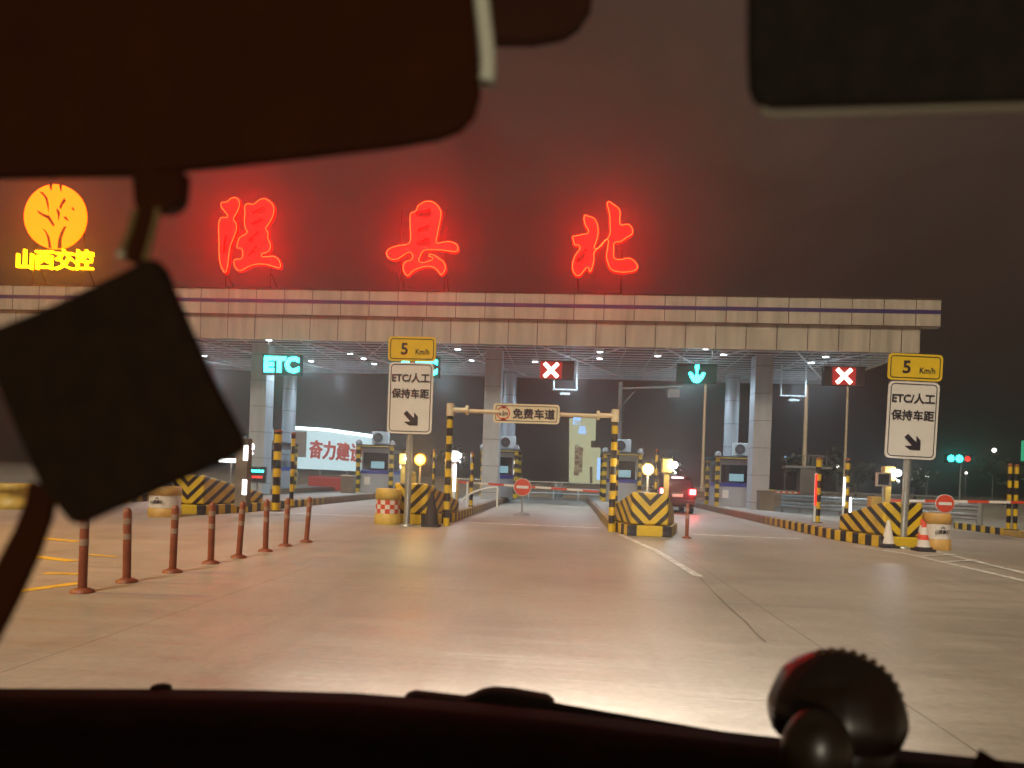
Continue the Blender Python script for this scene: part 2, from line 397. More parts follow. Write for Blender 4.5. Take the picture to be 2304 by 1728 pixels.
# ------------------------------------------------------------------ toll islands
ISL = [(-16.3, 21.5, 'at the far left behind the hanging charm'), (-10.7, 19.2, 'beside the row of red-brown posts'),
       (-4.25, 18.9, 'behind the left speed sign'), (2.08, 18.2, 'in the middle with a V chevron front'), (8.1, 17.85, 'behind the right speed sign')]
def island(cx, y0, where, first):
    t = thing('toll_island', (cx, y0, 0), 'striped toll island ' + where, 'toll island', 'raised toll islands')
    L = 27.0
    k = MB()                                                     # kerb, a bullnose plan
    plan = [(-.55, 0), (-.95, 1.8), (-.95, L), (.95, L), (.95, 1.8), (.55, 0)]
    o = [Vector((x, y, 0)) for x, y in plan]
    k.prism(o, .27, 0, axis=2); k.build('kerb', 'kerb', t, .02)
    s = MB(); inn = [Vector((x*.86, y+(.2 if y < L-1 else -.15), .27)) for x, y in plan]; s.prism(inn, .012, 0, axis=2); s.build('paving', 'slab', t)
    b = MB()                                                     # nose block
    fr = [(-.47, .06), (-.86, 1.75), (.86, 1.75), (.47, .06)]; top = [1.12, .70, .70, 1.12]
    bl = 3.1 if cx < 0 else 1.8
    fr = [(-.47, .06), (-.88, bl), (.88, bl), (.47, .06)]; top[1] = top[2] = .58 if cx < 0 else .68
    A = [b.bm.verts.new((x, y, .284)) for x, y in fr]; B = [b.bm.verts.new((x*.97, y+.04, z)) for (x, y), z in zip(fr, top)]
    b.bm.faces.new(A); b.bm.faces.new(B)
    for i in range(4): b.bm.faces.new((A[i], A[(i+1) % 4], B[(i+1) % 4], B[i]))
    b.build('nose_block', 'chev', t, .05)
    return t
for i, (cx, y0, w) in enumerate(ISL): island(cx, y0, w, i == 0)

# low kerbed verge at the right edge
t = thing('verge_kerb', (0, 0, 0), 'striped low kerb with yellow end at the right edge of the plaza', 'kerb')
a, b, c, d = G(2150, 1190), G(2262, 1205), G(2330, 1216), G(2330, 1192)
k = MB(); n = Vector((.1, .35, 0))
k.prism([a, b, b+n, a+n], .24, axis=2); k.build('striped_kerb', stripes('kerb_row_paint', 'y', .6, (YEL, BLK), .5, .4), t, .02)
k = MB(); e = (c-b); k.prism([b+e*.01, b+e*2, b+e*2+n*4, b+e*.01+n*2], .24, axis=2); k.build('yellow_end', 'drum', t, .03)

# ------------------------------------------------------------------ canopy
ZB, YF = 7.24, 31.5
XR = P(2070, 760, YF-.1).x; XU = P(2117, 700, YF-.2).x
t = thing('toll_canopy', (0, YF, ZB), 'long flat toll canopy with beige panelled fascia and clad columns', 'canopy')
XL = -33.0
mid = ZB; f1b, f1t = ZB+1.24, ZB+2.44
u = MB(); u.box(((XL+XU)/2, -.02, 1.665), (XU-XL, .36, 1.17), 0)
x = XU-1.0
while x > XL: u.box((x, -.203, 1.665), (.035, .006, 1.17), 1); x -= 1.31
u.box(((XL+XU)/2, -.202, 1.72), (XU-XL, .01, .17), 2)
u.box(((XL+XU)/2, -.202, 1.10), (XU-XL, .012, .045), 1)
u.box(((XL+XU)/2, -.02, 2.27), (XU+.04-XL, .42, .04), 1)
u.build('upper_fascia', ['stucco', 'joint', 'stripe'], t)
l = MB(); l.box(((XL+XR)/2, 0, .55), (XR-XL, .2, 1.10), 0)
x = XR-.75
while x > XL: l.box((x, -.102, .54), (.035, .006, 1.08), 1); x -= 1.29
l.build('lower_fascia', ['stucco', 'joint'], t)
sd = MB(); sd.box((XR-.1, 5.4, 1.12), (.2, 10.4, 2.1), 0); sd.build('end_fascia', 'stucco', t)
DEP = 10.0
r_ = MB(); r_.box(((XL+XR)/2, DEP/2+.1, .75), (XR-XL-.3, DEP-.4, .12), 0); r_.build('ceiling', 'ceilback', t)
rf = MB(); rf.box(((XL+XR)/2, DEP, .62), (XR-XL, .25, 1.3), 0); rf.build('rear_beam', 'steel', t)
gr = MB(); y = .35
while y < DEP-.2: gr.box(((XL+XR)/2, y, .12), (XR-XL-.4, .10, .03), 0); y += .68
x = XL+.4
while x < XR-.3: gr.box((x, DEP/2, .2), (.03, DEP-.3, .03), 0); x += 1.4
for i in range(8):                                               # diagonal braces of the space frame
    x0 = XR-4.9-i*5.6
    gr.tube((x0, .4, .05), (x0+4.4, DEP-.4, .05), .05, 0, 6); gr.tube((x0+4.4, .4, .3), (x0, DEP-.4, .3), .04, 0, 6)
gr.build('ceiling_grid', 'ceil', t)
cols = [(527, 1108, 33.6, 34.2), (1107, 1126, 34.2, 0), (1700, 1150, 33.2, 0)]
for X in (-15.1, -3.72, 8.72):
    c = MB(); c.box((X, 2.2, -ZB/2+.1), (.78, .9, ZB), 0)
    z = -ZB+.6
    while z < 0: c.box((X, 2.2, z), (.79, .91, .02), 1); z += 1.25
    c.build('column', ['stucco' if 0 else 'steel', 'joint'], t)
for X in (P(648,1000,39.7).x, P(1143,1000,39.7).x, P(1644,1000,39.7).x):
    c = MB(); c.tube((X, 8.2, -ZB+.1), (X, 8.2, .1), .38, 0, 28)
    z = -ZB+.9
    while z < 0: c.tube((X, 8.2, z), (X, 8.2, z+.03), .386, 1, 28); z += 1.25
    c.build('column', ['steel', 'joint'], t)

# downlights in the ceiling
DL = [(788, 795), (818, 806), (842, 818), (1030, 785), (1062, 810), (910, 820), (946, 820), (1204, 813), (1350, 791), (1349, 806),
      (1628, 797), (1586, 822), (1858, 802), (1826, 815), (605, 764), (1588, 784), (460, 800), (700, 812), (1480, 800), (1730, 806)]
wh = ['first from the left', 'over the left lanes', 'rearmost over the left lanes', 'right of the left speed sign', 'behind the left speed sign, set back',
      'just above the white lane sign', 'right above the white lane sign', 'beside the red cross at mid canopy', 'front one of a close pair', 'rear one of a close pair',
      'beside the right column', 'low beside the round column', 'front one over the right lane', 'rear one over the right lane', 'above the green letters',
      'at the fascia edge above the arrow', 'behind the hanging charm', 'between the green letters and the speed sign', 'left of the green arrow', 'right of the right front column']
first = None
for i, (px, py) in enumerate(DL):
    q = G(px, py, ZB+.06); lab = 'round white ceiling downlight, ' + wh[i]
    if first is None:
        first = thing('downlight', q, lab, 'ceiling light', 'canopy downlights')
        MB().lathe([(.17, .14), (.17, -.01), (.14, -.02)], mi=0).build('housing', 'acw', first)
        MB().lathe([(.13, -.026), (.13, -.03)], mi=0).build('lens', 'lamp', first)
    else: dup(first, q, lab)
for X in (-20, -13, -7, 0, 6, 12):
    for Y in (34.5, 39.0):
        spot('canopy_lamp', (X, Y, ZB-.05), (X, Y, 0), 800, (.66, .86, 1), 150, .5, .15)
        l = bpy.data.lights.new('canopy_lamp_spill', 'POINT'); l.energy = 38; l.color = (.66, .86, 1); l.shadow_soft_size = .3
        lo = bpy.data.objects.new('canopy_lamp_spill', l); COL.objects.link(lo); lo.location = (X, Y, ZB-.9)

# ------------------------------------------------------------------ rooftop characters
YC = 31.2
A1 = ((150,210),(240,190),(340,120),(430,120),(490,190),(490,290),(430,430),(390,500),(440,600),(440,700),(400,820),(370,900),(330,1000),(310,1130),(290,1300),(270,1400),(230,1470),(170,1420),(120,1280),(100,1100),(100,900),(95,650),(120,500),(180,460),(250,470),(200,380),(140,290))
A2 = ((240,800),(280,860),(270,960),(240,1060),(215,1120),(205,1000),(215,880))
A3 = ((570,250),(640,220),(720,230),(800,170),(900,130),(1000,160),(1090,260),(1105,370),(1060,520),(1000,620),(960,680),(1000,740),(1000,850),(1040,940),(1040,1040),(980,1110),(880,1150),(960,1160),(1080,1150),(1180,1210),(1215,1290),(1210,1380),(1100,1370),(950,1330),(750,1330),(600,1390),(500,1440),(430,1420),(370,1320),(370,1240),(430,1200),(500,1200),(520,1100),(500,1040),(430,1030),(430,930),(470,830),(560,770),(600,740),(570,680),(550,550),(560,400))
A4 = ((715,405),(800,345),(930,318),(915,395),(800,400)); A5 = ((700,605),(800,540),(900,510),(885,550),(790,580))
A6 = ((650,870),(740,780),(835,720),(850,765),(760,850),(700,920),(665,920)); A7 = ((635,1155),(700,1065),(780,985),(830,1010),(845,1045),(760,1105))
B1 = ((520,350),(560,310),(620,290),(660,200),(740,140),(860,100),(980,130),(1070,210),(1120,320),(1110,450),(1080,600),(1050,760),(1040,880),(1150,860),(1300,860),(1410,920),(1440,1000),(1400,1070),(1300,1070),(1150,1050),(900,1040),(800,1050),(720,1180),(700,1220),(860,1220),(930,1180),(870,1150),(870,1100),(960,1100),(1080,1170),(1180,1260),(1200,1370),(1160,1470),(1110,1500),(1040,1440),(970,1370),(850,1350),(700,1380),(580,1440),(480,1520),(420,1470),(380,1380),(390,1290),(450,1220),(530,1200),(560,1130),(520,1090),(400,1150),(260,1220),(160,1210),(80,1130),(80,1050),(150,980),(300,930),(500,880),(520,800),(510,600),(510,450))
B2 = ((640,335),(720,310),(850,280),(895,255),(895,395),(800,405),(690,405)); B3 = ((675,655),(760,610),(875,585),(885,645),(800,655),(700,690)); B4 = ((665,895),(760,855),(865,815),(885,925),(780,935),(680,945))
C1 = ((350,400),(390,360),(440,380),(540,410),(610,490),(640,600),(640,760),(600,900),(560,980),(700,880),(820,750),(830,560),(820,350),(790,230),(780,150),(830,110),(900,150),(1000,220),(1050,290),(1050,440),(1060,540),(1190,530),(1260,590),(1290,670),(1270,740),(1180,800),(1040,890),(950,900),(940,1040),(940,1160),(1010,1190),(1200,1160),(1310,1220),(1380,1330),(1350,1400),(1200,1450),(1000,1450),(860,1400),(790,1260),(765,1150),(790,950),(800,850),(700,960),(570,1080),(570,1200),(540,1330),(490,1440),(450,1430),(440,1370),(370,1430),(300,1510),(230,1520),(150,1430),(130,1330),(160,1180),(210,1080),(270,1000),(250,950),(190,950),(150,850),(140,770),(200,750),(330,720),(430,690),(380,580),(350,480))
C2_ = ((220,1260),(260,1160),(330,1080),(410,1010),(390,1120),(350,1200),(280,1250))
def local(sp, o, ox, oy, sc, Y):
    r = []
    for x, y in sp:
        q = P(ox+x/sc, oy+y/sc, Y); r.append((q.x-o.x, q.z-o.z))
    return r
def shrink(sp, k):
    """offset a closed loop inwards by k metres (vertex normals)"""
    n = len(sp); area = sum(sp[i][0]*sp[(i+1) % n][1]-sp[(i+1) % n][0]*sp[i][1] for i in range(n)); s = 1 if area > 0 else -1; out = []
    for i in range(n):
        a, b = sp[i-1], sp[(i+1) % n]; dx, dz = b[0]-a[0], b[1]-a[1]; L = math.hypot(dx, dz) or 1
        out.append((sp[i][0]-s*dz/L*k, sp[i][1]+s*dx/L*k))
    return out
def character(sps, nholes_from, ox, oy, sc, base_px, label, posts):
    o = P(*base_px, YC); o.z = ZB+2.29
    t = thing('rooftop_character', o, label, 'rooftop character', 'red lit characters on the canopy roof')
    loc = [local(s, o, ox, oy, sc, YC) for s in sps]
    area = lambda sp: sum(sp[i][0]*sp[(i+1) % len(sp)][1]-sp[(i+1) % len(sp)][0]*sp[i][1] for i in range(len(sp)))
    outline([shrink(l, .022 if i in nholes_from else -.018) for i, l in enumerate(loc)], 'character_face', 'redlit', t, .07)
    tb = outline([shrink(loc[i], .045) for i in nholes_from], 'neon_outline', 'oranget', t, bevel=.012, fill=False)
    tb.location.y = -.085
    p = MB()
    for px, py in posts:
        q = P(px, py, YC); p.tube((q.x-o.x, .12, 0), (q.x-o.x, .12, q.z-o.z), .018, 0, 8); p.tube((q.x-o.x, .12, .4*(q.z-o.z)), (q.x-o.x+.1, .9, 0), .02, 0, 6)
    x0, x1 = [P(q_[0], 620, YC).x-o.x for q_ in posts]; p.tube((x0, .12, .04), (x1, .12, .04), .02, 0, 8)
    p.build('support_frame', 'dark', t)
character([A1, A2, A3, A4, A5, A6, A7], [0, 2], 480, 430, 7.9, (560, 640), 'red brush-style character with outlined strokes, leftmost of the three rooftop characters', [(508, 560), (609, 560)])
character([B1, B2, B3, B4], [0], 860, 440, 8.294, (950, 644), 'red brush-style middle rooftop character shaped like a ladder over a stand', [(903, 470), (1004, 470)])
character([C1, C2_], [0], 1270, 440, 8.294, (1365, 650), 'red brush-style rooftop character for north, rightmost of the three', [(1302, 560), (1400, 560)])
# the gold round emblem and name
o = P(125, 632, YC); o.z = ZB+2.29
t = thing('rooftop_emblem', o, 'gold lit round tree emblem above four gold characters on the canopy roof', 'emblem sign')
circ = [(800+(515 if math.cos(a) > 0 else 525)*math.cos(a), 665-545*math.sin(a)) for a in [2*math.pi*i/28 for i in range(28)]]
slots = [((590,865),(655,915),(710,1010),(745,1200),(695,1205),(680,1060),(645,950)), ((1000,835),(955,930),(915,1050),(915,1200),(845,1210),(855,1080),(895,950),(955,835)),
 ((505,560),(600,620),(710,655),(800,810),(770,835),(675,700),(600,665),(520,610)), ((960,350),(990,405),(935,470),(905,545),(875,510),(905,440)),
 ((845,530),(890,600),(878,680),(855,740),(852,640),(825,560)), ((705,90),(765,90),(745,230),(715,190)), ((870,90),(925,95),(912,250),(885,200)),
 ((530,245),(600,255),(675,350),(700,470),(692,600),(668,470),(640,365),(590,295)), ((945,680),(990,665),(1045,755),(990,725)), ((1080,520),(1110,510),(1140,565),(1110,565))]
outline([local(circ, o, 20, 400, 7.543, YC)], 'emblem_face', 'goldface', t, .07)
for s_ in slots: MB().prism([Vector((x, 0, z)) for x, z in local(s_, o, 20, 400, 7.543, YC)], .01, off=-.085).build('branch_groove', 'umber', t)
q = P(124, 584, YC)
text('山西交控', 1.0, 'goldlit', t, (q.x-o.x, 0, q.z-o.z), ext=.07, bold=.012, width=3.72)
p = MB()
for dx in (-1.2, 1.2): p.tube((dx, .15, 0), (dx, .15, 3.4), .035, 0, 8); p.tube((dx, .15, 1.4), (dx, 1.2, 0), .025, 0, 6)
p.tube((-1.2, .15, .05), (1.2, .15, .05), .02, 0, 8); p.build('support_frame', 'dark', t)

# ------------------------------------------------------------------ hanging lane signs
def led_sign(cxpx, cypx, w, h, label, kind, glyph_px=None, rods=True):
    Y = 31.9; q = P(cxpx, cypx, Y)
    t = thing('lane_signal', q, label, 'lane signal', 'lit lane signals under the canopy')
    MB().box((0, 0, 0), (w, .22, h)).box((0, -.13, h/2-.02), (w+.06, .1, .05)).build('housing', 'dark', t, .015)
    r = MB()
    for s in (-1, 1): r.tube((s*w*.38, 0, h/2), (s*w*.38, 0, ZB+.1-q.z), .022, 0, 8)
    r.box((0, 0, ZB+.12-q.z), (w*.9, .05, .04)); r.build('hanger', 'galv', t)
    gx = 0 if glyph_px is None else (P(glyph_px, cypx, Y).x-q.x)
    if kind == 'ETC': text('ETC', .92, 'teal', t, (gx, -.122, 0), 'lettering', .008, .055, width=1.66)
    if kind == 'X':
        m_ = MB()
        for s in (-1, 1): m_.box((gx, -.12-.004*s, 0), (.86, .016, .17), rot=Matrix.Rotation(R(45*s), 3, 'Y'))
        m_.build('red_cross', emis_x, t)
        MB().box((gx, -.1145, 0), (.98, .006, h*.9)).build('led_field', 'xfield', t)
    if kind == 'arrow':
        outline([[(gx-.06, .39), (gx+.06, .39), (gx+.09, .33), (gx+.09, -.1), (gx+.26, .05), (gx+.34, .02), (gx+.33, -.08), (gx, -.42), (gx-.33, -.08), (gx-.34, .02), (gx-.26, .05), (gx-.09, -.1), (gx-.09, .33)]], 'green_arrow', 'teal', t, .01).location.y = -.124
    return t
emis_x = emis('cross_led', (1, .55, .42), 7); M['xfield'] = emis('red_led_field', (1, .004, .003), .45)
led_sign(636, 821, 1.85, .95, 'green-lit letters ETC on a dark lane signal beside the charm', 'ETC')
led_sign(945, 826, 1.85, .95, 'green-lit ETC lane signal mostly hidden behind the left yellow speed sign', 'ETC')
led_sign(1255, 834, 1.45, .84, 'red cross lane signal over the closed height-barred lane', 'X', 1240)
led_sign(1567, 841, 1.72, .84, 'green downward arrow lane signal over the lane with the car', 'arrow')
led_sign(1897, 847, 1.75, .84, 'red cross lane signal beside the right speed sign', 'X', 1897)

# roadside antennas hung in U frames
for (x0, x1, y0, y1, lab) in ((1246, 1297, 800, 877, 'white U-shaped hanging antenna frame under the red cross at mid canopy'), (1758, 1810, 812, 891, 'white U-shaped hanging antenna frame right of the right column')):
    Y = 36.0; q = P((x0+x1)/2, y1, Y); w = (x1-x0)/1600*Y
    t = thing('antenna_frame', q, lab, 'antenna frame', 'hanging antenna frames'); zt = ZB+.1-q.z
    m_ = MB(); m_.tube((-w/2, 0, 0), (-w/2, 0, zt), .05).tube((w/2, 0, 0), (w/2, 0, zt), .05).tube((-w/2-.05, 0, 0), (w/2+.05, 0, 0), .05); m_.build('frame', 'acw', t)
    MB().box((0, -.05, -.22), (.5, .3, .12)).build('antenna', 'acw', t, .02); MB().tube((0, 0, 0), (0, 0, -.2), .03).build('bracket', 'galv', t)

# ------------------------------------------------------------------ speed + lane signs on poles
def lane_sign(base, tilt, label, dz=0.0):
    b = G(*base); t = thing('lane_sign', b, label, 'road sign', 'speed and lane signs on steel poles'); t.rotation_euler = (0, tilt, 0)
    MB().tube((0, 0, 0), (0, 0, 4.35+dz), .085, 0, 18).build('pole', 'galv', t)
    MB().lathe([(.2, 0), (.2, .03), (.1, .06)]).build('base_plate', 'galv', t)
    # upper yellow plate
    y = MB(); y.prism(rrect(1.26, .64, .1), .03, 0); ring(1.16, .54, .08, .022, -.004, 0, y, 1); o = y.build('speed_plate', ['signyel', 'ink'], t); o.location = (.0, -.12, 4.62+dz)
    text('5', .42, 'ink', o, (-.2, -.008, 0), 'lettering', .003, .008); text('Km/h', .2, 'ink', o, (.28, -.008, -.07), 'lettering', .003, .002, width=.36)
    w = MB(); w.prism(rrect(1.18, 1.86, .12), .03, 0); ring(1.08, 1.76, .1, .022, -.004, 0, w, 1); o = w.build('lane_plate', ['white', 'ink'], t); o.location = (0, -.12, 3.34+dz)
    text('ETC/人工', .26, 'ink', o, (0, -.008, .53), ext=.003, bold=.007, width=.98); text('保持车距', .26, 'ink', o, (0, -.008, .12), ext=.003, bold=.006, width=.98)
    a = [(-.19, .11), (-.11, .19), (.09, 0), (.09, .15), (.19, .04), (.19, -.19), (-.04, -.19), (-.17, -.1), (0, -.09)]
    MB().prism([Vector((x, 0, z)) for x, z in a], .006).build('arrow', 'ink', o).location = (.03, -.012, -.52)
    k = MB()
    for z in (2.7, 3.9, 4.6): k.box((0, -.05, z+dz), (.3, .1, .05))
    k.build('clamp', 'galv', t); return t
lane_sign((915, 1183), 0.0, 'left pole with yellow 5 Km/h plate over white lane sign')
lane_sign((2030, 1233), R(1.3), 'right pole by the traffic cones with yellow 5 Km/h plate over white lane sign', -.25)

# ------------------------------------------------------------------ height limit portal
pa, pb = G(1004, 1183), G(1375, 1196)
t = thing('height_portal', (pa+pb)/2, 'height limit portal with black and yellow posts and free lane sign', 'height portal')
o = (pa+pb)/2; hgt = 3.3
for q in (pa, pb):
    d = q-o
    MB().tube((d.x, d.y, 0), (d.x, d.y, hgt-.3), .085, 0, 18).build('post', 'post', t)
    s = -1 if d.x > 0 else 1
    m_ = MB(); m_.tube((d.x, d.y, hgt-.34), (d.x, d.y, hgt), .105).tube((d.x, d.y, hgt-.17), (d.x+s*.5, d.y, hgt-.17), .065); m_.build('tee_cap', 'cream', t)
    MB().tube((d.x+s*.42, d.y, hgt-.17), (d.x+s*.5, d.y, hgt-.17), .13, 0, 16).build('flange', 'cream', t)
da, db = pa-o, pb-o
MB().tube((da.x+.5, da.y, hgt-.19), (db.x-.5, db.y, hgt-.19), .055).build('crossbar', 'cream', t)
y = MB(); y.prism(rrect(1.78, .52, .08), .03, 0); ring(1.66, .42, .05, .018, -.004, 0, y, 1); pl = y.build('sign_plate', ['cream', 'ink'], t); sp = P(1185, 932, (pa.y+pb.y)/2); pl.location = (sp.x-o.x, -.14, sp.z-o.z)
rr = MB()
for i in range(28):
    a0, a1 = 2*math.pi*i/28, 2*math.pi*(i+1)/28
    f = lambda a, r: Vector((r*math.cos(a), 0, r*math.sin(a)))
    rr.quad([f(a0, .18), f(a1, .18), f(a1, .15), f(a0, .15)])
for s in (-1, 1): rr.quad([(-.08, 0, s*.19), (.08, 0, s*.19), (.03, 0, s*.12), (-.03, 0, s*.12)])
rr.build('limit_roundel', 'red', pl).location = (-.62, -.008, 0)
text('2.2m', .17, 'ink', pl, (-.62, -.012, 0), 'lettering', .003, .002, width=.24)
text('免费车道', .28, 'ink', pl, (.2, -.012, 0), ext=.003, bold=.007, width=1.12)

# ------------------------------------------------------------------ booths
def booth(px, Y, label, cx_off=0):
    q = G(px, 0, 0); d = ray(px, 1100); X = d.x/d.y*Y
    t = thing('toll_booth', (X, Y, .28), label, 'toll booth', 'toll collector booths')
    w, dp, h = 1.5, 2.3, 2.35
    MB().box((0, dp/2, .5), (w, dp, 1.0)).build('body', 'boothw', t, .02)
    MB().box((0, dp/2, 1.08), (w+.02, dp+.02, .18)).build('blue_band', 'blue', t)
    f = MB()
    for x in (-w/2+.05, w/2-.05):
        for yy in (.05, dp-.05): f.box((x, yy, 1.73), (.08, .08, 1.14))
    f.box((0, .04, 2.2), (w, .06, .22)); f.box((-w/2+.04, dp/2, 2.2), (.06, dp, .2)); f.box((w/2-.04, dp/2, 2.2), (.06, dp, .2)); f.build('window_frame', 'boothw', t)
    wn = MB(); wn.box((0, .07, 1.63), (w-.18, .02, .9)); o = wn.build('window', 'tint', t)
    MB().box((.1, .055, 1.45), (.7, .012, .36)).build('lit_pane', 'pane', o)
    MB().box((0, dp/2, h+.05), (w+.5, dp+.4, .16), 0).box((0, -.21, h+.05), (w+.5, .012, .06), 1).build('roof', ['dark', 'drum'], t)
    MB().box((-.42, -.004, .62), (.3, .012, .4)).build('notice', 'reflect', t)
    for x in (-w/2-.12, w/2+.12):
        for yy in (-.12, dp+.12): MB().box((x, yy, h/2), (.19, .19, h)).build('corner_post', 'post', t)
        MB().lathe([(.17, 0), (.165, .12), (.1, .22), (.02, .25)], (x, -.12, h+.13)).tube((x, -.12, h), (x, -.12, h+.16), .06).build('dome_lamp', 'domegrey', t)
    return t
def ac(b, label, dx=0):
    l = b.location; t = thing('air_conditioner', (l.x+dx, l.y+.3, l.z+2.35+.13), label, 'air conditioner', 'air conditioners on booth roofs')
    MB().box((0, 0, .38), (.86, .34, .64)).box((-.3, 0, .03), (.06, .36, .06)).box((.3, 0, .03), (.06, .36, .06)).build('casing', 'acw', t, .025)
    m_ = MB(); m_.lathe([(.25, -.18), (.25, -.176)], (-.1, 0, .38), axis='Y', seg=24).build('fan_opening', 'dark', t)
    g_ = MB()
    for r in (.08, .16, .24):
        for i in range(24):
            a0, a1 = 2*math.pi*i/24, 2*math.pi*(i+1)/24
            g_.tube((-.1+r*math.cos(a0), -.19, .38+r*math.sin(a0)), (-.1+r*math.cos(a1), -.19, .38+r*math.sin(a1)), .006, 0, 4)
    for i in range(6):
        a = math.pi*i/6; g_.tube((-.1-.25*math.cos(a), -.19, .38-.25*math.sin(a)), (-.1+.25*math.cos(a), -.19, .38+.25*math.sin(a)), .006, 0, 4)
    g_.build('fan_grille', 'grey', t)
b0 = booth(585, 36, 'toll booth behind the striped posts nearest the hanging charm'); ac(b0, 'white air conditioner on the booth below the green letters')
b1 = booth(843, 36, 'toll booth seen left of the left white lane sign'); ac(b1, 'white air conditioner beside the left white lane sign', .15)
b2_ = booth(1122, 36.5, 'toll booth behind the middle front column'); ac(b2_, 'white air conditioner between the middle columns', .35)
b3 = booth(1398, 36, 'toll booth behind the right post of the height portal'); ac(b3, 'white air conditioner right of the height portal post')
b4 = booth(1652, 36, 'toll booth half hidden by the right front column'); ac(b4, 'white air conditioner left of the right front column', .35)

# ------------------------------------------------------------------ island furniture
def tall_post(px, pyb, pyt, label, r=.075, pale=True, zb=.28):
    q = G(px, pyb, zb); ztop = P(px, pyt, q.y).z-zb; t = thing('striped_post', q, label, 'striped post', 'black and yellow posts on the islands')
    MB().tube((0, 0, 0), (0, 0, ztop), r).build('post', 'post', t)
    MB().lathe([(r*1.1, 0), (r*1.1, .05), (.02, .08)], (0, 0, ztop)).build('cap', 'rust', t)
    MB().lathe([(r*2, 0), (r*2, .025)]).build('foot_plate', 'dark', t)
    return t
tall_post(973, 1128, 1015, 'striped post left of the portal, behind the nose block', .055)
tall_post(1059, 1139, 1022, 'striped post in front of the middle booth', .065)
tall_post(1386, 1139, 1008, 'thin striped post just right of the portal post', .055)
tall_post(1473, 1160, 1015, 'striped post beside the pale round beacon', .055)
tall_post(1838, 1176, 1034, 'striped post standing alone on the right island pavement', .085)
tall_post(1903, 1172, 1036, 'striped post nearest the right nose block', .08)
tall_post(2268, 1192, 1048, 'left one of two orange-topped posts at the right edge', .06)
tall_post(2283, 1193, 1050, 'right one of two orange-topped posts at the right edge', .06)
tall_post(620, 1150, 973, 'tall striped post beside the round left column', .1)
tall_post(655, 1140, 978, 'slimmer striped post close behind the tall left one', .06)

def light_tube(px, pyb, ytop, label, lit, zb=.28, r=.03):
    q = G(px, pyb, zb); top = P(px, ytop, q.y); h = top.z-zb
    t = thing('light_post', q, label, 'light post', 'slim lit posts on the islands')
    MB().tube((0, 0, 0), (0, 0, h), r*1.25).build('post', 'acw', t)
    MB().tube((0, -r*1.3, h*.35), (0, -r*1.3, h*.97), r).build('lamp_strip', lit, t); return t
light_tube(1832, 1176, 1064, 'slim pale post with red light beside the lone striped post', 'redled')
light_tube(1896, 1172, 1072, 'slim post with red and white light near the right nose block', 'lampw')
light_tube(1911, 1172, 1118, 'short white lit post close to the right nose block', 'whiteled', r=.035)
light_tube(1021, 1139, 1042, 'bright white strip post right of the left portal post', 'whiteled', r=.05)

def lane_pillar(px, pyb, ytop, label, yellow=True, lamp='lamp', side=1):
    q = G(px, pyb, .28); top = P(px, ytop, q.y); h = max(1.2, top.z-.28)
    t = thing('lane_pillar', q, label, 'camera pillar', 'camera pillars with white lamps')
    MB().box((0, 0, h/2), (.15, .15, h)).build('post', 'drum' if yellow else 'reflect', t)
    MB().box((0, -.02, h-.05), (.3, .26, .42)).build('head_box', 'drum' if yellow else 'reflect', t, .02)
    MB().sphere((side*.2, -.16, h-.02), .10).build('lamp', lamp, t)
    MB().tube((side*.1, -.05, h-.1), (side*.22, -.08, h-.22), .02).sphere((side*.24, -.12, h-.26), .045).build('camera', 'acw', t)
    l = bpy.data.lights.new('pillar_lamp', 'POINT'); l.energy = 35; l.color = (.8, .9, 1); l.shadow_soft_size = .1
    lo = bpy.data.objects.new('pillar_lamp', l); COL.objects.link(lo); lo.location = q+Vector((side*.2, -.32, h-.02)); return t
lane_pillar(1018, 1135, 1024, 'pale pillar with white lamp just right of the left portal post', False)
lane_pillar(1496, 1168, 1044, 'yellow pillar with white lamp left of the maroon car', True)
lane_pillar(1993, 1190, 1062, 'yellow pillar with white lamp behind the right nose block', True)
lane_pillar(552, 1130, 1004, 'yellow pillar with white lamp beside the charm edge', True)
lane_pillar(905, 1128, 1030, 'pillar with white lamp half hidden by the left sign pole', True)
# square mirror frame at the right pillar
q = P(1987, 1079, 19.6); t = thing('square_screen', q, 'small square framed display left of the yellow pillar', 'display')
MB().box((0, 0, 0), (.32, .05, .32)).build('screen', 'dark', t); f = MB()
for s in (-1, 1): f.box((s*.165, -.01, 0), (.04, .08, .37)); f.box((0, -.01, s*.165), (.29, .078, .04))
f.build('frame', 'reflect', t); MB().tube((.02, 0, -.18), (.02, 0, .29-q.z), .028).build('stand', 'acw', t)
# small camera stand
q = G(1969, 1160, .28); t = thing('camera_stand', q, 'small white camera on a short bright stand left of the right nose block', 'camera')
MB().tube((0, 0, 0), (0, 0, .55), .055).build('stand', 'whiteled', t); MB().box((0, 0, .66), (.3, .1, .06)).sphere((0, -.03, .75), .06).build('camera_head', 'acw', t)
MB().box((.05, 0, .9), (.2, .14, .08), rot=Matrix.Rotation(R(15), 3, 'Y')).tube((0, 0, .6), (0, 0, .9), .02).build('top_camera', 'chrome', t)
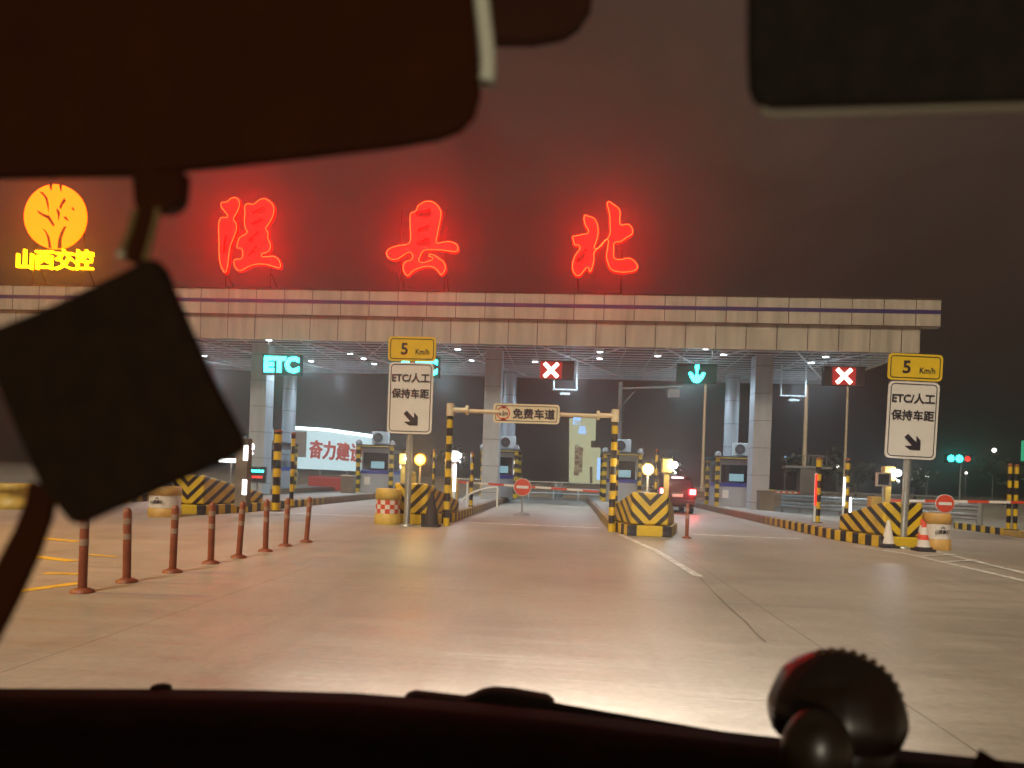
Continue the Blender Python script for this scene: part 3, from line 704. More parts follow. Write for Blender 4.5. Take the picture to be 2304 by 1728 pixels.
# beacons
for (px, py, r, mat, dep, lab) in ((946, 1034, .145, 'amber', 19.9, 'round amber beacon glowing on a stalk behind the left nose block'), (1458, 1056, .135, 'amberw', 19.2, 'round pale yellow beacon on a stalk above the middle nose block')):
    q = P(px, py, dep); t = thing('beacon', (q.x, q.y, .28), lab, 'warning beacon', 'round warning beacons')
    h = q.z-.28
    MB().tube((0, 0, 0), (0, 0, h-.1), .035).build('stalk', 'galv', t)
    MB().lathe([(r*1.25, .05), (r*1.3, -.02), (r*1.05, -.05)], (0, 0, h), axis='Y').build('housing', 'drum', t)
    MB().lathe([(r, -.05), (r*.9, -.09), (r*.4, -.12)], (0, 0, h), axis='Y').build('lens', mat, t)
    l = bpy.data.lights.new('beacon_lamp', 'POINT'); l.energy = 55; l.color = (1, .55, .15) if mat == 'amber' else (1, .8, .5); l.shadow_soft_size = .12
    lo = bpy.data.objects.new('beacon_lamp', l); COL.objects.link(lo); lo.location = (q.x, q.y-.35, q.z)
# yellow worker-like bracket replaced by control box on the left island
q = G(928, 1120, .28); t = thing('control_box', q, 'yellow control box leaning beside the left sign pole', 'control box')
MB().box((0, 0, .5), (.3, .22, 1.0)).build('box_body', 'drum', t, .03); MB().box((.02, -.03, 1.08), (.2, .25, .16)).build('box_head', 'drum', t, .03)

# barrier arms with no-entry discs
def barrier(p0, p1, Y, disc_px, label, mat_lit, box_px=None):
    a, b = P(*p0, Y), P(*p1, Y); t = thing('barrier_arm', (a.x, a.y, 0), label, 'barrier gate', 'red and white barrier gates')
    n = 9; d = (b-a)
    m_ = MB()
    for i in range(n):
        s, e = a+d*(i/n), a+d*((i+1)/n); s = s-Vector((a.x, a.y, 0)); e = e-Vector((a.x, a.y, 0))
        m_.box((s+e)/2, ((e-s).length, .05, .075), i % 2, rot=Matrix.Rotation(-math.atan2(d.z, d.x), 3, 'Y'))
    m_.build('arm', ['red', 'reflect'], t)
    MB().box((-.15, .1, a.z*.55), (.36, .36, a.z*1.1)).build('cabinet', 'drum', t, .02)
    if disc_px:
        q = P(*disc_px, Y); l = Vector((q.x-a.x, -.08, q.z)); r = 20/1600*Y
        dm = MB(); dm.lathe([(r, .012), (r, 0)], l, 1, 28, 'Y').lathe([(r*.93, -.004), (r*.93, -.01)], l, 0, 28, 'Y'); o = dm.build('no_entry_disc', ['red', 'reflect'], t)
        MB().box(l+Vector((0, -.016, 0)), (r*1.35, .008, r*.32)).build('white_bar', 'white', o)
        if Y > 22: MB().tube(l+Vector((0, .02, -r)), (l.x, l.y+.02, .12), .03).lathe([(.3, 0), (.28, .08), (.05, .14)], (l.x, l.y+.02, 0)).build('disc_stand', 'grey', t)
    return t
barrier((1029, 1084), (1347, 1106), 25.5, (1176, 1096), 'closed red and white barrier arm under the height portal', None)
barrier((1985, 1126), (2420, 1132), 22, (2123, 1133), 'closed red and white barrier arm right of the right speed sign', None)
barrier((1741, 1107), (1800, 1109), 34, None, 'short lit red and white barrier arm right of the right column', None)
# curved handrail
q = G(1050, 1143, .28); t = thing('handrail', q, 'bent steel handrail on the left island behind the portal', 'handrail')
pts = [P(x, y, q.y)-q for x, y in ((1037, 1130), (1047, 1119), (1060, 1110), (1078, 1103), (1098, 1098), (1120, 1096))]
MB().path(pts, .035).build('rail', 'acw', t); MB().tube((0, 0, 0), (0, 0, P(1050, 1084, q.y).z-q.z), .035).build('post', 'acw', t)
e = P(1120, 1096, q.y)-q; MB().tube(e, (e.x, e.y, 0), .035).build('post', 'acw', t)

# delineator posts
DP = [(185, 1333), (285, 1310), (388, 1288), (474, 1268), (537, 1255), (597, 1241), (642, 1229), (689, 1220)]
ordn = ['nearest', 'second nearest', 'third nearest', 'fourth nearest', 'fourth from the far end', 'third from the far end', 'second from the far end', 'farthest']
f0 = None
for (px, py), w in zip(DP, ordn):
    q = G(px, py); lab = 'red-brown flexible delineator post, ' + w + ' in the row on the left'
    if f0 is None:
        f0 = thing('delineator_post', q, lab, 'delineator post', 'delineator posts dividing the lanes')
        MB().lathe([(.045, .03), (.045, .82), (.03, .86), (.01, .87)], seg=16).build('post', 'rust', f0)
        MB().lathe([(.12, 0), (.115, .025), (.06, .05)], seg=16).build('base', 'rust', f0)
        for z in (.5, .68): MB().lathe([(.0475, z), (.0475, z+.07)], seg=16).build('reflective_band', 'dullband', f0)
    else: dup(f0, q, lab, rz=random.uniform(0, 3)).rotation_euler.x = R(random.uniform(-3, 3))
dup(f0, G(1545, 1211), 'lone red-brown delineator post beside the middle nose block')

# drums
def drum(px, py, r, h, label, body, kind):
    q = G(px, py); q.y += r; t = thing('traffic_drum', q, label, 'traffic drum', 'plastic anti-collision drums')
    MB().lathe([(r*.98, 0), (r, .04), (r*.97, h*.28), (r*.9, h*.3), (r*.9, h*.7), (r*.97, h*.72), (r*.93, h*.97), (r*.85, h)], seg=32).build('body', body, t)
    if kind == 'check':
        c = MB(); n = 16
        for k in range(3):
            for i in range(n):
                a0, a1 = 2*math.pi*i/n, 2*math.pi*(i+1)/n; z0 = h*.31+k*h*.125
                f = lambda a, z: Vector((r*.91*math.cos(a), r*.91*math.sin(a), z))
                am = (a0+a1)/2
                c.quad([f(a0, z0), f(am, z0), f(am, z0+h*.12), f(a0, z0+h*.12)], (i+k) % 2); c.quad([f(am, z0), f(a1, z0), f(a1, z0+h*.12), f(am, z0+h*.12)], (i+k) % 2)
        c.build('checker_band', ['red', 'reflect'], t)
    if kind == 'label':
        c = MB(); n = 24
        for i in range(n):
            a0, a1 = 2*math.pi*i/n, 2*math.pi*(i+1)/n; f = lambda a, z: Vector((r*.93*math.cos(a), r*.93*math.sin(a), z))
            c.quad([f(a0, h*.3), f(a1, h*.3), f(a1, h*.71), f(a0, h*.71)])
        b = c.build('label_band', 'reflect', t)
        text('山西高速', .1, 'ink', b, (0, -r*.93-.006, h*.5), 'lettering', .002, .003, width=.34)
        outline([[(-.04, h*.58), (0, h*.66), (.05, h*.58), (0, h*.6)]], 'emblem', 'grey', b, .002).location.y = -r*.93-.006
    return t
drum(864, 1181, .36, .95, 'yellow drum with red and white checks beside the left sign pole', 'drum', 'check')
drum(2121, 1239, .325, .88, 'orange drum with white lettered band right of the traffic cones', 'drum2', 'label')
drum(350, 1164, .42, .80, 'pale drum partly hidden under the hanging charm', 'drum2', 'label')
drum(2, 1146, .5, .7, 'yellow drum at the far left edge', 'drum', None)

# cones
def cone(px, py, h, label, mats, reuse=None):
    q = G(px, py); t = thing('traffic_cone', q, label, 'traffic cone', 'traffic cones by the right sign')
    MB().box((0, 0, .03), (.40, .40, .06)).lathe([(.18, .06), (.16, .10)]).build('base', 'rubber', t, .01)
    r = lambda z: .15-(.15-.032)*(z-.08)/(h-.08); zs = [.08, .08+.30*(h-.08), .08+.5*(h-.08), .08+.78*(h-.08), h]
    for i, mt in enumerate(mats): MB().lathe([(r(zs[i]), zs[i]), (r(zs[i+1]), zs[i+1])]).build('cone_band' if i % 2 == 0 else 'red_band', mt, t)
    return t
cone(1997, 1232, .66, 'nearly all white traffic cone left of the right sign pole', ['reflect', 'reflect', 'reflect', 'reflect'])
cone(2077, 1240, .69, 'red and white traffic cone in front of the orange drum', ['reflect', 'orange', 'reflect', 'orange'])
cone(2073, 1235, .72, 'second red and white traffic cone hidden behind the front one', ['reflect', 'orange', 'reflect', 'orange'])
q = G(970, 1185); t = thing('black_cone', q, 'unlit black cone against the left nose block', 'traffic cone')
MB().box((0, 0, .03), (.46, .4, .06)).build('base', 'rubber', t, .01); MB().lathe([(.19, .06), (.16, .3), (.03, .92)]).build('cone_body', 'rubber', t)

# ------------------------------------------------------------------ guard rails and median behind
a, b = Vector((11.4, 39, 0)), G(2203, 1186)
t = thing('guard_rail', a, 'galvanised double beam guard rail right of the right column', 'guard rail'); d = b-a; n = 9
for i in range(n+1):
    q = d*(i/n); MB().tube(q, q+Vector((0, 0, .95 if i < n else 1.05)), .06 if i < n else .12, 0, 10).build('post', 'galv', t)
w = MB(); u = d.normalized(); nn = u.cross(Vector((0, 0, 1)))
for zc in (.42, .80):
    prof = [(0, -.15), (.05, -.10), (.05, -.05), (0, 0), (.05, .05), (.05, .10), (0, .15)]
    for (o0, z0), (o1, z1) in zip(prof, prof[1:]):
        w.quad([nn*(.08+o0)+Vector((0, 0, zc+z0)), d+nn*(.08+o0)+Vector((0, 0, zc+z0)), d+nn*(.08+o1)+Vector((0, 0, zc+z1)), nn*(.08+o1)+Vector((0, 0, zc+z1))])
w.build('beam', 'galv', t)
t = thing('median_barrier', (0, 52, 0), 'long stained concrete barrier with top rail beyond the booths', 'barrier wall')
MB().prism([Vector((-8, -.3, 0)), Vector((-8, -.1, .35)), Vector((-8, -.1, .8)), Vector((-8, .1, .8)), Vector((-8, .1, .35)), Vector((-8, .3, 0))], 34, axis=0).build('barrier', 'jersey', t)
MB().tube((-8, 0, 1.05), (26, 0, 1.05), .05).build('top_rail', 'galv', t)
for i in range(12): MB().tube((-8+i*3.05, 0, .78), (-8+i*3.05, 0, 1.05), .04, 0, 8).build('rail_post', 'galv', t)
# far kerb on the ground beyond
t = thing('road_fence', (0, 45, 0), 'low striped rail fence beyond the middle lane', 'fence')
MB().tube((-2.5, 0, .72), (5.3, 0, .72), .04).tube((-2.5, 0, .42), (5.3, 0, .42), .04).build('rail', 'acw', t)
for i in range(6): MB().tube((-2.5+i*1.56, 0, 0), (-2.5+i*1.56, 0, .8), .035, 0, 8).build('fence_post', 'acw', t)

# ------------------------------------------------------------------ car ahead
q = G(1523, 1156); t = thing('parked_car', (q.x, q.y, 0), 'maroon estate car seen from behind with lit tail lamps', 'car')
sec = [  # y, halfw_low, halfw_shoulder, z_low, z_sh, z_roof, halfw_roof
 (0.0, .70, .76, .42, .95, 1.02, .66), (.06, .78, .80, .34, 1.00, 1.30, .62), (.28, .80, .81, .30, 1.02, 1.66, .60), (.7, .80, .81, .28, 1.02, 1.73, .61),
 (1.9, .80, .81, .28, 1.02, 1.74, .62), (2.6, .80, .81, .28, 1.00, 1.62, .60), (3.2, .79, .80, .28, .98, 1.10, .66), (4.1, .76, .76, .32, .88, .92, .62), (4.35, .66, .66, .42, .72, .74, .5)]
m_ = MB(); rows = []
for y, wl, ws, zl, zs, zr, wr in sec:
    pr = [(-wl, zl), (-ws, (zl+zs)/2), (-ws, zs), (-wr, zr-.06), (-wr*.8, zr), (wr*.8, zr), (wr, zr-.06), (ws, zs), (ws, (zl+zs)/2), (wl, zl)]
    rows.append([m_.bm.verts.new((x, y, z)) for x, z in pr])
for A, B in zip(rows, rows[1:]):
    for i in range(10): f = m_.bm.faces.new((A[i], A[(i+1) % 10], B[(i+1) % 10], B[i])); f.smooth = True
m_.bm.faces.new(rows[0]); m_.bm.faces.new(rows[-1]); m_.build('body', 'carred', t, .02)
rw = MB(); rw.quad([(-.60, .045, 1.06), (.60, .045, 1.06), (.54, .245, 1.58), (-.54, .245, 1.58)]); rw.build('rear_window', 'tint', t).location.y = -.03
for s in (-1, 1):
    rw = MB(); rw.quad([(s*.815, .5, 1.06), (s*.815, 2.7, 1.04), (s*.66, 2.4, 1.6), (s*.66, .6, 1.6)]); rw.build('side_window', 'tint', t)
    l = MB(); l.box((s*.64, -.03, .98), (.30, .1, .26)); o = l.build('tail_lamp', 'tail', t, .04); MB().box((s*.65, -.09, .98), (.22, .02, .18)).build('lamp_core', 'tailw', o, .01)
    for y in (.85, 3.4):
        wl = MB(); wl.tube((s*.62, y, .33), (s*.82, y, .33), .33, 0, 24); o = wl.build('wheel', 'rubber', t); MB().tube((s*.8, y, .33), (s*.83, y, .33), .2, 0, 16).build('rim', 'galv', o)
    MB().box((s*.88, 2.55, 1.12), (.14, .1, .14)).build('door_mirror', 'carred', t, .03)
MB().box((0, .2, 1.60), (.5, .05, .05)).build('brake_light', 'tailw', t); MB().box((0, .12, 1.68), (.95, .18, .04)).build('spoiler', 'carred', t, .01)
MB().box((0, -.05, .52), (1.5, .12, .22)).build('bumper', 'dark', t, .03)
MB().box((0, -.02, .82), (.46, .03, .13)).build('number_plate', 'reflect', t); MB().box((0, -.03, .93), (.6, .03, .04)).build('trim_bar', 'chrome', t)
l = bpy.data.lights.new('tail_glow', 'POINT'); l.energy = 55; l.color = (1, .05, .05); l.shadow_soft_size = .1
lo = bpy.data.objects.new('tail_glow', l); COL.objects.link(lo); lo.location = (q.x+.66, q.y-.35, .98)

# ------------------------------------------------------------------ background things
def gantry():
    Y = 44.0; b = G(1390, 1100); b = Vector((P(1390, 1090, Y).x, Y, 0)); t = thing('camera_gantry', b, 'grey mast with a horizontal arm and lamp box beyond the booths', 'mast')
    z = P(1397, 860, Y).z; x = P(1397, 860, Y).x-b.x
    MB().tube((0, 0, 0), (x, 0, z), .16, r2=.13).build('mast', 'grey', t)
    e = P(1532, 870, Y)-b; MB().tube((x, 0, z-.4), e, .07).tube((x, 0, z-1.6), (x+.9, 0, z-.5), .04).build('arm', 'grey', t)
    c = P(1515, 886, Y)-b; MB().box(c, (.7, .4, .5)).build('lamp_box', 'grey', t, .03)
gantry()
def mast(px, ytop, Y, r, label, mat='cream'):
    b = Vector((P(px, 1080, Y).x, Y, 0)); z = P(px, ytop, Y).z
    t = thing('lamp_mast', b, label, 'lamp mast', 'lamp masts beyond the canopy'); MB().tube((0, 0, 0), (0, 0, z), r, r2=r*.7).build('mast', mat, t)
    MB().lathe([(r*2, 0), (r*2, .08)]).build('base_plate', 'grey', t); return t
mast(1580, 790, 55, .13, 'slim mast seen right of the green arrow'); mast(1808, 800, 50, .15, 'mast right of the hanging antenna frame'); mast(1900, 800, 62, .12, 'slim mast below the right red cross')
t = thing('sign_pier', (P(1813, 1100, 49).x, 49, 0), 'concrete pier with railed platform behind the lone striped post', 'pier')
MB().box((0, 0, 1.3), (1.0, .8, 2.6)).build('pier', 'jersey', t); MB().box((0, 0, 2.7), (3.0, .9, .14)).build('platform', 'grey', t); f = MB()
for i in range(6): f.tube((-.2+i*.3, 0, 2.75), (-.2+i*.3, 0, 3.5), .03, 0, 6)
f.tube((-.2, 0, 3.5), (1.3, 0, 3.5), .03, 0, 6); f.build('railing', 'grey', t)
# pylon whose floodlit look is put in as emission
Y = 85.0; b = Vector((P(1312, 1085, Y).x, Y, 0)); t = thing('lit_pylon', b, 'self-glowing stepped stone pylon with vertical lettering beyond the lanes', 'monument')
def L(px, py): q = P(px, py, Y); return Vector((q.x-b.x, 0, max(0, q.z)))
poly = [L(1280, 1088), L(1281, 941), L(1341, 941), L(1340, 991), L(1330, 991), L(1330, 1007), L(1351, 1007), L(1351, 1088)]
MB().prism(poly, 1.2).build('stone_slab', 'pylon', t)
MB().prism([L(1327, 1050), L(1333, 1050), L(1333, 1087), L(1327, 1087)], .02, off=-.03).build('dark_slot', 'jersey', t)
for px, py, wd_ in ((1299, 947, 1.0), (1310, 968, 1.0)):
    q = L(px, py); text('县' if py > 950 else '隰', 1.0, 'bluew', t, (q.x, -.03, q.z), 'lettering', .01, .03, width=wd_)
q = L(1298, 1035); f = MB()
text('山\n西\n高\n速\n公\n路', .62, 'dullred', t, (q.x, -.03, q.z), ext=.01, bold=.03)
q = L(1307, 1035); text('隰\n县\n北\n收\n费\n站', .5, 'dullred', t, (q.x, -.03, q.z), ext=.01, bold=.02)
q = L(1347, 1055); MB().box((q.x, -.04, q.z), (.35, .03, 2.6)).build('light_strip', 'bluew', t)
# banner wall far left
Y = 62.0; b = Vector((P(735, 1085, Y).x, Y, 0)); t = thing('lit_billboard', b, 'brightly lit white billboard with red slogan beyond the left booths', 'billboard')
poly = [L(663, 1054), L(664, 968), L(740, 972), L(842, 985), L(842, 1062)]
MB().prism(poly, .3).build('board', 'banner', t); MB().path([L(663, 963)+Vector((0, -.4, 0)), L(740, 968)+Vector((0, -.4, 0)), L(842, 982)+Vector((0, -.4, 0))], .14).build('light_bar', 'strip', t)
q = L(757, 1015); text('奋力建设', 1.7, 'red', t, (q.x, -.05, q.z), ext=.02, bold=.06, width=4.9).rotation_euler = (R(90), R(3), 0)
f = MB()
for px in (670, 720, 780, 835): q = L(px, 1060); f.tube((q.x, .1, 0), (q.x, .1, q.z), .1, 0, 8)
f.build('frame_leg', 'grey', t)
MB().box((L(679, 1000).x, -.5, L(679, 1000).z), (1.2, .1, 2.3)).build('grey_panel', 'grey', t)
t = thing('water_barrier', (P(738, 1095, 46).x, 46, 0), 'row of self-glowing red plastic barriers behind the left booth', 'barrier')
MB().box((0, 0, .45), (2.6, .35, .85)).box((0, 0, .91), (2.6, .28, .08)).build('barrier_body', 'redb', t, .05)  # plastic emits in place of light falling on it
t = thing('cabinet', (P(793, 1100, 35).x, 34.3, .28), 'brown cabinet left of the booth by the left sign', 'cabinet')
MB().box((0, 0, .42), (.62, .5, .84)).build('cabinet_body', 'jersey', t, .02); MB().box((0, 0, .86), (.66, .54, .05)).build('top', 'reflect', t)
t = thing('cabinet', (P(1716, 1130, 33).x+.1, 32.9, .28), 'beige cabinet at the foot of the right front column', 'cabinet')
MB().box((0, 0, .42), (.66, .5, .84)).build('cabinet_body', 'jersey', t, .02); MB().box((0, 0, .86), (.7, .54, .05)).build('top', 'jersey', t)
# lit pillar with LED panels left of the left column
q = G(545, 1140, .28); t = thing('payment_pillar', q, 'brown pillar with two bright white panels beside the charm', 'payment pillar')
MB().box((0, 0, .95), (.34, .3, 1.9)).build('pillar', 'jersey', t, .02)
for z in (.55, 1.5): MB().box((.12, -.16, z), (.13, .03, .42)).build('lit_panel', 'whiteled', t, .02)
t = thing('lit_canopy_strip', P(515, 1036, 27), 'bright white light strip peeking out under the charm', 'light strip')
MB().box((0, 0, 0), (.8, .2, .16)).build('tube', 'whiteled', t, .05); MB().tube((.1, 0, 0), (.1, 0, -2.0), .04).build('stand', 'grey', t)
q = P(577, 1068, 30); t = thing('message_board', (q.x, q.y, .28), 'small dark message board with teal and red lit rows', 'message board')
MB().box((0, 0, q.z-.28), (.85, .15, .7)).build('board', 'dark', t); MB().tube((0, .1, 0), (0, .1, q.z-.5), .05).build('stand', 'grey', t)
m1 = MB(); m2 = MB()
for i in range(5): m1.box((-.3+i*.15, -.08, q.z-.28+.16), (.1, .02, .09)); m2.box((-.22+i*.12, -.08, q.z-.28-.1), (.08, .02, .1))
m1.build('teal_row', 'teal', t); m2.build('red_row', 'redled', t)

# ceiling-high traffic light, far dots
def dot(px, py, Y, r, mat, label, name='street_lamp', cat='street lamp'):
    q = P(px, py, Y); t = thing(name, (q.x, q.y, 0), label, cat, 'far lights beyond the plaza')
    MB().sphere((0, 0, q.z), r).build('lamp', mat, t); MB().tube((0, .1, 0), (0, .1, q.z), .06, 0, 8).build('pole', 'grey', t)
dot(2237, 1013, 110, .32, 'lampw', 'bright distant street lamp above the right barrier arm')
dot(2086, 1071, 110, .22, 'lampw', 'dim distant lamp below the traffic light')
dot(2174, 1064, 120, .22, 'lampw', 'small distant lamp right of the dim one')
dot(1885, 1050, 110, .2, 'lampw', 'tiny distant lamp left of the right striped post')
dot(1915, 1051, 110, .17, 'lampw', 'tiny distant lamp right of the right striped post')
dot(1768, 1028, 110, .2, 'bluew', 'faint bluish distant lamp right of the right column')
dot(1695, 1125, 60, .12, 'lampw', 'low lamp seen between column and guard rail')
dot(1162, 1041, 60, .22, 'lamp', 'upper white lamp of a pair right of the middle booth')
dot(1160, 1062, 60, .24, 'lampw', 'lower white lamp of a pair right of the middle booth')
dot(900, 1050, 44, .1, 'lampw', 'small white lamp left of the amber beacon')
Y = 75.0; q = P(2157, 1032, Y); t = thing('traffic_light', (q.x, Y, 0), 'distant horizontal traffic light with two green lamps and one red', 'traffic light')
MB().box((0, 0, q.z), (2.7, .2, .9)).build('housing', 'dark', t); MB().tube((.3, .15, 0), (.3, .15, q.z), .09).build('pole', 'grey', t)
for dx, mt, r in ((-.8, 'teal', .33), (0, 'teal', .36), (.8, 'redled', .28)): MB().lathe([(r, -.12), (r*.9, -.16)], (dx, 0, q.z), axis='Y').build('lamp', mt, t)
Y = 40.0; q = P(2318, 1015, Y); t = thing('green_sign', (q.x, Y, 0), 'green road sign cut by the right edge', 'road sign')
MB().box((0, 0, q.z), (.9, .08, 1.1)).build('plate', 'greens', t, .02); MB().tube((.1, .1, 0), (.1, .1, q.z), .06).build('pole', 'grey', t)

# pale spiky plant and small trees
q = Vector((P(1258, 1085, 48).x, 48, 0)); t = thing('spiky_plant', q, 'pale spiky plant beyond the barrier left of the pylon', 'plant'); lf = MB()
for i in range(40):
    a = random.uniform(0, 2*math.pi); e = random.uniform(.5, 1.35); L_ = random.uniform(.6, 1.0); tip = Vector((math.cos(a)*math.cos(e), math.sin(a)*math.cos(e), math.sin(e)))*L_+Vector((0, 0, .4))
    lf.tube((0, 0, .35), tip, .04, 0, 5, r2=.004)
lf.build('leaves', 'reflect', t); MB().lathe([(.25, 0), (.3, .4)]).build('pot', 'grey', t)
def tree(x, y, h, label):
    t = thing('roadside_tree', (x, y, 0), label, 'tree', 'dark trees beyond the plaza')
    tr = MB(); tr.tube((0, 0, 0), (.1, 0, h*.5), .16, 0, 8, r2=.09)
    limbs = []
    for i in range(6):
        a = random.uniform(0, 6.28); e = Vector((math.cos(a)*h*.22, math.sin(a)*h*.22, h*random.uniform(.6, .85))); tr.tube((.08, 0, h*random.uniform(.3, .5)), e, .06, 0, 6, r2=.02); limbs.append(e)
    tr.build('trunk', 'bark', t); cr = MB()
    for i in range(520):
        e = random.choice(limbs); c = e+Vector((random.gauss(0, h*.1), random.gauss(0, h*.1), random.gauss(0, h*.09)))
        s = random.uniform(.12, .3); u = Vector((random.gauss(0, 1), random.gauss(0, 1), random.gauss(0, 1))).normalized(); w = u.orthogonal().normalized()
        cr.quad([c-u*s-w*s*.6, c+u*s-w*s*.6, c+u*s+w*s*.6, c-u*s+w*s*.6])
    cr.build('crown', 'leaf', t)
for i, (px, Y, h) in enumerate(((1790, 75, 4.6), (1850, 82, 5.4), (1925, 78, 4.2), (2060, 90, 4.0), (2260, 95, 6.0), (1500, 90, 4.4), (1010, 95, 5.0))):
    tree(P(px, 1080, Y).x, Y, h, 'dark bushy tree ' + ['left of the railed pier', 'behind the right striped posts', 'behind the right nose block', 'beneath the traffic light', 'at the right edge beyond the orange-topped posts', 'behind the maroon car', 'beyond the left portal post'][i])

# ------------------------------------------------------------------ inside the car
t = thing('car_cabin', (0, 0, 0), 'dark car cabin lining around the viewer', 'car interior')
MB().box((-.35, -.56, 1.77), (1.66, 2.08, .04)).build('roof_lining', 'cabin', t)
MB().box((-.35, -1.6, .87), (1.62, .04, .5)).build('rear_wall', 'cabin', t)
for x in (-1.15, .47): MB().box((x, -.62, .9), (.04, 1.9, .52)).build('side_panel', 'cabin', t)
MB().box((-.35, -.3, .62), (1.64, 2.6, .04)).build('floor_panel', 'cabin', t)
E = [(-60, 1548), (0, 1549), (325, 1550), (560, 1552), (800, 1559), (1045, 1579), (1250, 1599), (1500, 1631), (1740, 1658), (2000, 1684), (2380, 1724)]
t = thing('dashboard', (0, 0, 0), 'dark brown dashboard top along the bottom of the windscreen', 'dashboard')
YD = .98; m_ = MB(); rows = []
for dy, dz in ((0, -.03), (0, 0), (-.05, .0), (-.12, -.015), (-.13, -.03), (-.3, -.045), (-.8, -.06), (-.82, -.4)):
    r = []
    for px, py in E: q = P(px, py, YD); r.append(m_.bm.verts.new((q.x*(1 if dy > -.2 else 1.0), q.y+dy, q.z+dz)))
    rows.append(r)
for A, B in zip(rows, rows[1:]):
    for i in range(len(E)-1): f = m_.bm.faces.new((A[i], A[i+1], B[i+1], B[i])); f.smooth = True
m_.build('dash_top', 'dash', t)
wp = [(900, 1580), (908, 1570), (926, 1564), (1040, 1577), (1060, 1571), (1080, 1561), (1105, 1556), (1150, 1559), (1232, 1573), (1245, 1585), (1252, 1606)]
t = thing('wiper_arm', P(1080, 1580, 1.02), 'dark wiper arm pivot poking up over the dashboard edge', 'wiper'); o = t.location
MB().prism([P(x, y, 1.02)-o for x, y in wp]+[P(900, 1606, 1.02)-o], .03).build('pivot_cover', 'dash', t, .003)
MB().tube(P(1235, 1588, 1.02)-o, P(1700, 1668, 1.03)-o, .006).build('arm', 'dash', t)
q = P(362, 1550, .99); t = thing('dash_sensor', q, 'small low bump on the left of the dashboard edge', 'sensor'); MB().lathe([(.016, -.005), (.014, .004), (.009, .006)], seg=20).build('sensor_cap', 'dash', t)

def slab(name, poly, Y, th, mat, parent, bevel=.004):
    o = parent.location; m_ = MB(); m_.prism([P(x, y, Y)-o for x, y in poly], th); return m_.build(name, mat, parent, bevel)
t = thing('rearview_mirror', P(700, 200, .42), 'large dark rear-view mirror hanging at the upper left', 'mirror')
slab('mirror_housing', [(-160, 398), (292, 390), (406, 377), (573, 361), (885, 324), (979, 308), (1035, 287), (1066, 254), (1080, 200), (1072, 98), (1056, -60), (1050, -160), (-160, -160)], .42, .012, 'cabin', t, .006)
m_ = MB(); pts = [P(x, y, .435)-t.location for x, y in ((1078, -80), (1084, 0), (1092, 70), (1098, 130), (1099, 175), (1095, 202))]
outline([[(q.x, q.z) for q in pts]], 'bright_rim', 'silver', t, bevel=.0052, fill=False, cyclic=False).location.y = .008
MB().tube(P(500, -80, .46)-t.location, P(500, -260, .52)-t.location, .012).build('mount_arm', 'cabin', t)
t = thing('sun_visor', P(1990, 60, .40), 'black sun visor at the upper right with a bright lower edge', 'sun visor')
slab('visor_panel', [(1685, -160), (1685, 110), (1688, 192), (1698, 218), (1722, 236), (1905, 232), (2420, 218), (2420, -160)], .40, .008, paint('visor_fabric', (.022, .017, .012), .9, var=.3, nscale=60, spec=.15), t, .004)
m_ = MB(); pts = [P(x, y, .397)-t.location for x, y in ((1716, 250), (1740, 258), (1905, 253), (2100, 246), (2420, 238))]; m_.path(pts, .0019); m_.sphere(pts[0], .0022); m_.build('edge_trim', paint('dull_trim', (.26, .22, .16), .4), t)
# opaque brown shape imitating a reflection in the windscreen
t = thing('reflection_patch', P(1200, 20, .5), 'dark rounded reflection-imitating cover at the top of the windscreen', 'sensor cover')
slab('patch', [(1100, -120), (1100, 88), (1200, 88), (1270, 75), (1305, 50), (1330, 10), (1345, -120)], .5, .012, paint('reflection_brown', (.055, .020, .012), .9, var=.15, spec=.1), t, .003)
# hanging charm
Y = .40
t = thing('hanging_charm', P(350, 430, Y), 'dark square charm hanging on cords from the mirror with a trailing tassel', 'car charm'); o = t.location
slab('clip', [(292, 380), (410, 380), (404, 440), (392, 462), (372, 472), (312, 474), (297, 462)], Y, .012, 'cabin', t, .003)
slab('plaque', [(343, 578), (362, 600), (470, 850), (543, 990), (541, 1012), (500, 1035), (300, 1125), (175, 1180), (155, 1178), (90, 1100), (20, 940), (-45, 780), (-40, 745), (100, 690), (320, 585)], Y, .01, 'plaq', t, .003)
m_ = MB(); m_.path([P(x, y, Y+.003)-o for x, y in ((335, 465), (318, 520), (298, 590))], .0048).path([P(x, y, Y+.003)-o for x, y in ((348, 465), (330, 530), (322, 600))], .0026); m_.build('dark_cord', 'cabin', t)
for pts in (((305, 470), (290, 525), (273, 570)), ((356, 470), (345, 520), (326, 585))): MB().path([P(x, y, Y-.002)-o for x, y in pts], .0017).build('cord', 'cord', t)
MB().sphere(P(272, 573, Y-.002)-o, .0026).build('bead', 'jade', t)
slab('tassel', [(62, 1080), (118, 1110), (108, 1170), (78, 1255), (40, 1340), (-30, 1480), (-30, 1300), (28, 1190), (52, 1130)], Y+.004, .006, 'cabin', t, .002)
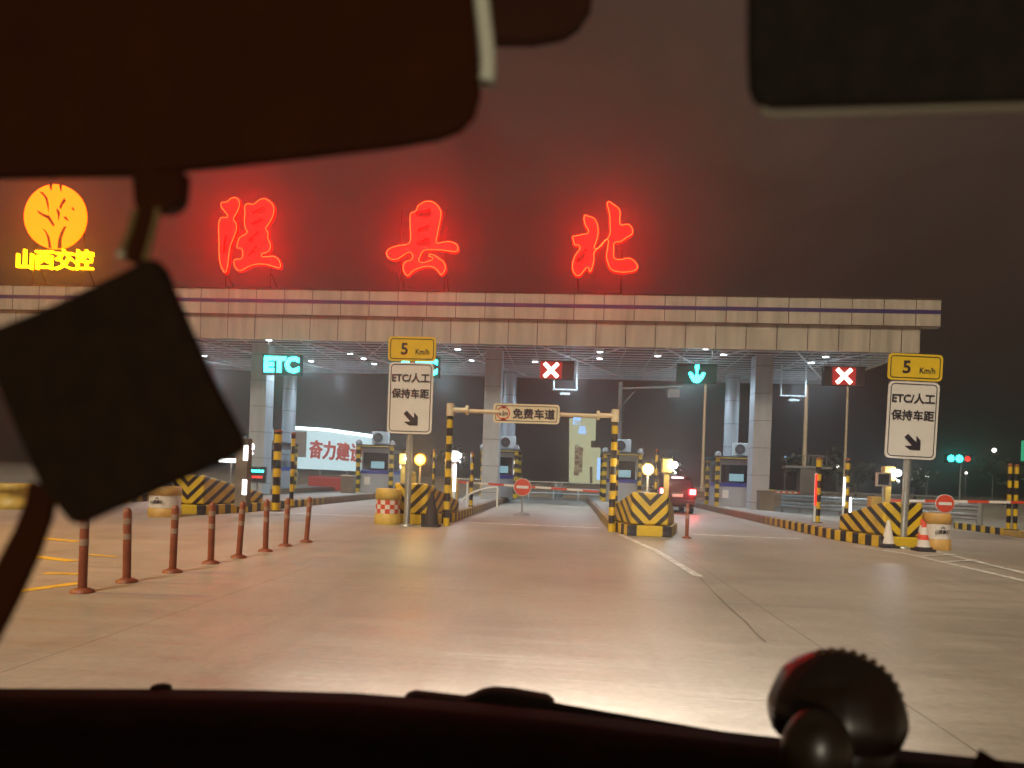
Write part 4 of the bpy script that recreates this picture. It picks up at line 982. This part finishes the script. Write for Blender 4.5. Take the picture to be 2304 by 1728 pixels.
# dashboard ornament: scalloped cap over a rounded body
Y = .80; q = P(1880, 1602, Y); t = thing('dashboard_ornament', q, 'glossy brown domed figurine with beaded rim on the dashboard', 'figurine')
sc = Y/1600; r = 137*sc
m_ = MB(); seg, rows = 48, []
for j in range(13):
    th = math.pi*.62*j/12; rw = []
    for i in range(seg):
        a = 2*math.pi*i/seg; k = 1+.022*abs(math.sin(a*8))*math.sin(th)+.012*math.sin(th*9)
        rw.append(m_.bm.verts.new((r*k*math.sin(th)*math.cos(a), r*k*math.sin(th)*math.sin(a), r*.97*k*math.cos(th))))
    rows.append(rw)
for A, B in zip(rows, rows[1:]):
    for i in range(seg): f = m_.bm.faces.new((A[i], A[(i+1) % seg], B[(i+1) % seg], B[i])); f.smooth = True
m_.build('cap', 'lacquer', t)
m_ = MB()
for i in range(13):
    a = R(-8+ i*9.5); m_.sphere((r*1.0*math.cos(a), -.004, r*.98*math.sin(a)), .0042, u=10, v=8)
m_.build('bead_trim', 'gold', t)
MB().sphere((.004, -.006, -r*.55), r*.80, sc=(1.0, .9, 1.05), u=28, v=18).build('figurine_body', 'lacquer', t)
c_ = P(1838, 1690, .73)-q; MB().sphere(c_, .034, sc=(1.0, .8, 1.25), u=28, v=18).build('figurine_head', paint('olive_glaze', (.030, .018, .008), .34, var=.3, nscale=20, spec=.5), t)
t = thing('dash_clip', P(2250, 1722, .7), 'small pointed clip at the lower right corner', 'clip'); o = t.location
MB().prism([P(x, y, .7)-o for x, y in ((2206, 1760), (2230, 1702), (2262, 1722), (2330, 1760))], .02).build('clip_body', 'cabin', t, .001)

# ------------------------------------------------------------------ night haze
hz = MB(); hz.box((0, 245, 29.4), (500, 500, 61)); o = hz.build('haze', [], None)
m = bpy.data.materials.new('night_haze'); m.use_nodes = True; nt = m.node_tree; nt.nodes.clear()
oo = nt.nodes.new('ShaderNodeOutputMaterial'); pv = nt.nodes.new('ShaderNodeVolumePrincipled'); nt.links.new(pv.outputs[0], oo.inputs['Volume'])
pv.inputs['Color'].default_value = (.9, .9, .9, 1); pv.inputs['Density'].default_value = .0075; pv.inputs['Anisotropy'].default_value = .875
o.data.materials.append(m); o['kind'] = 'stuff'
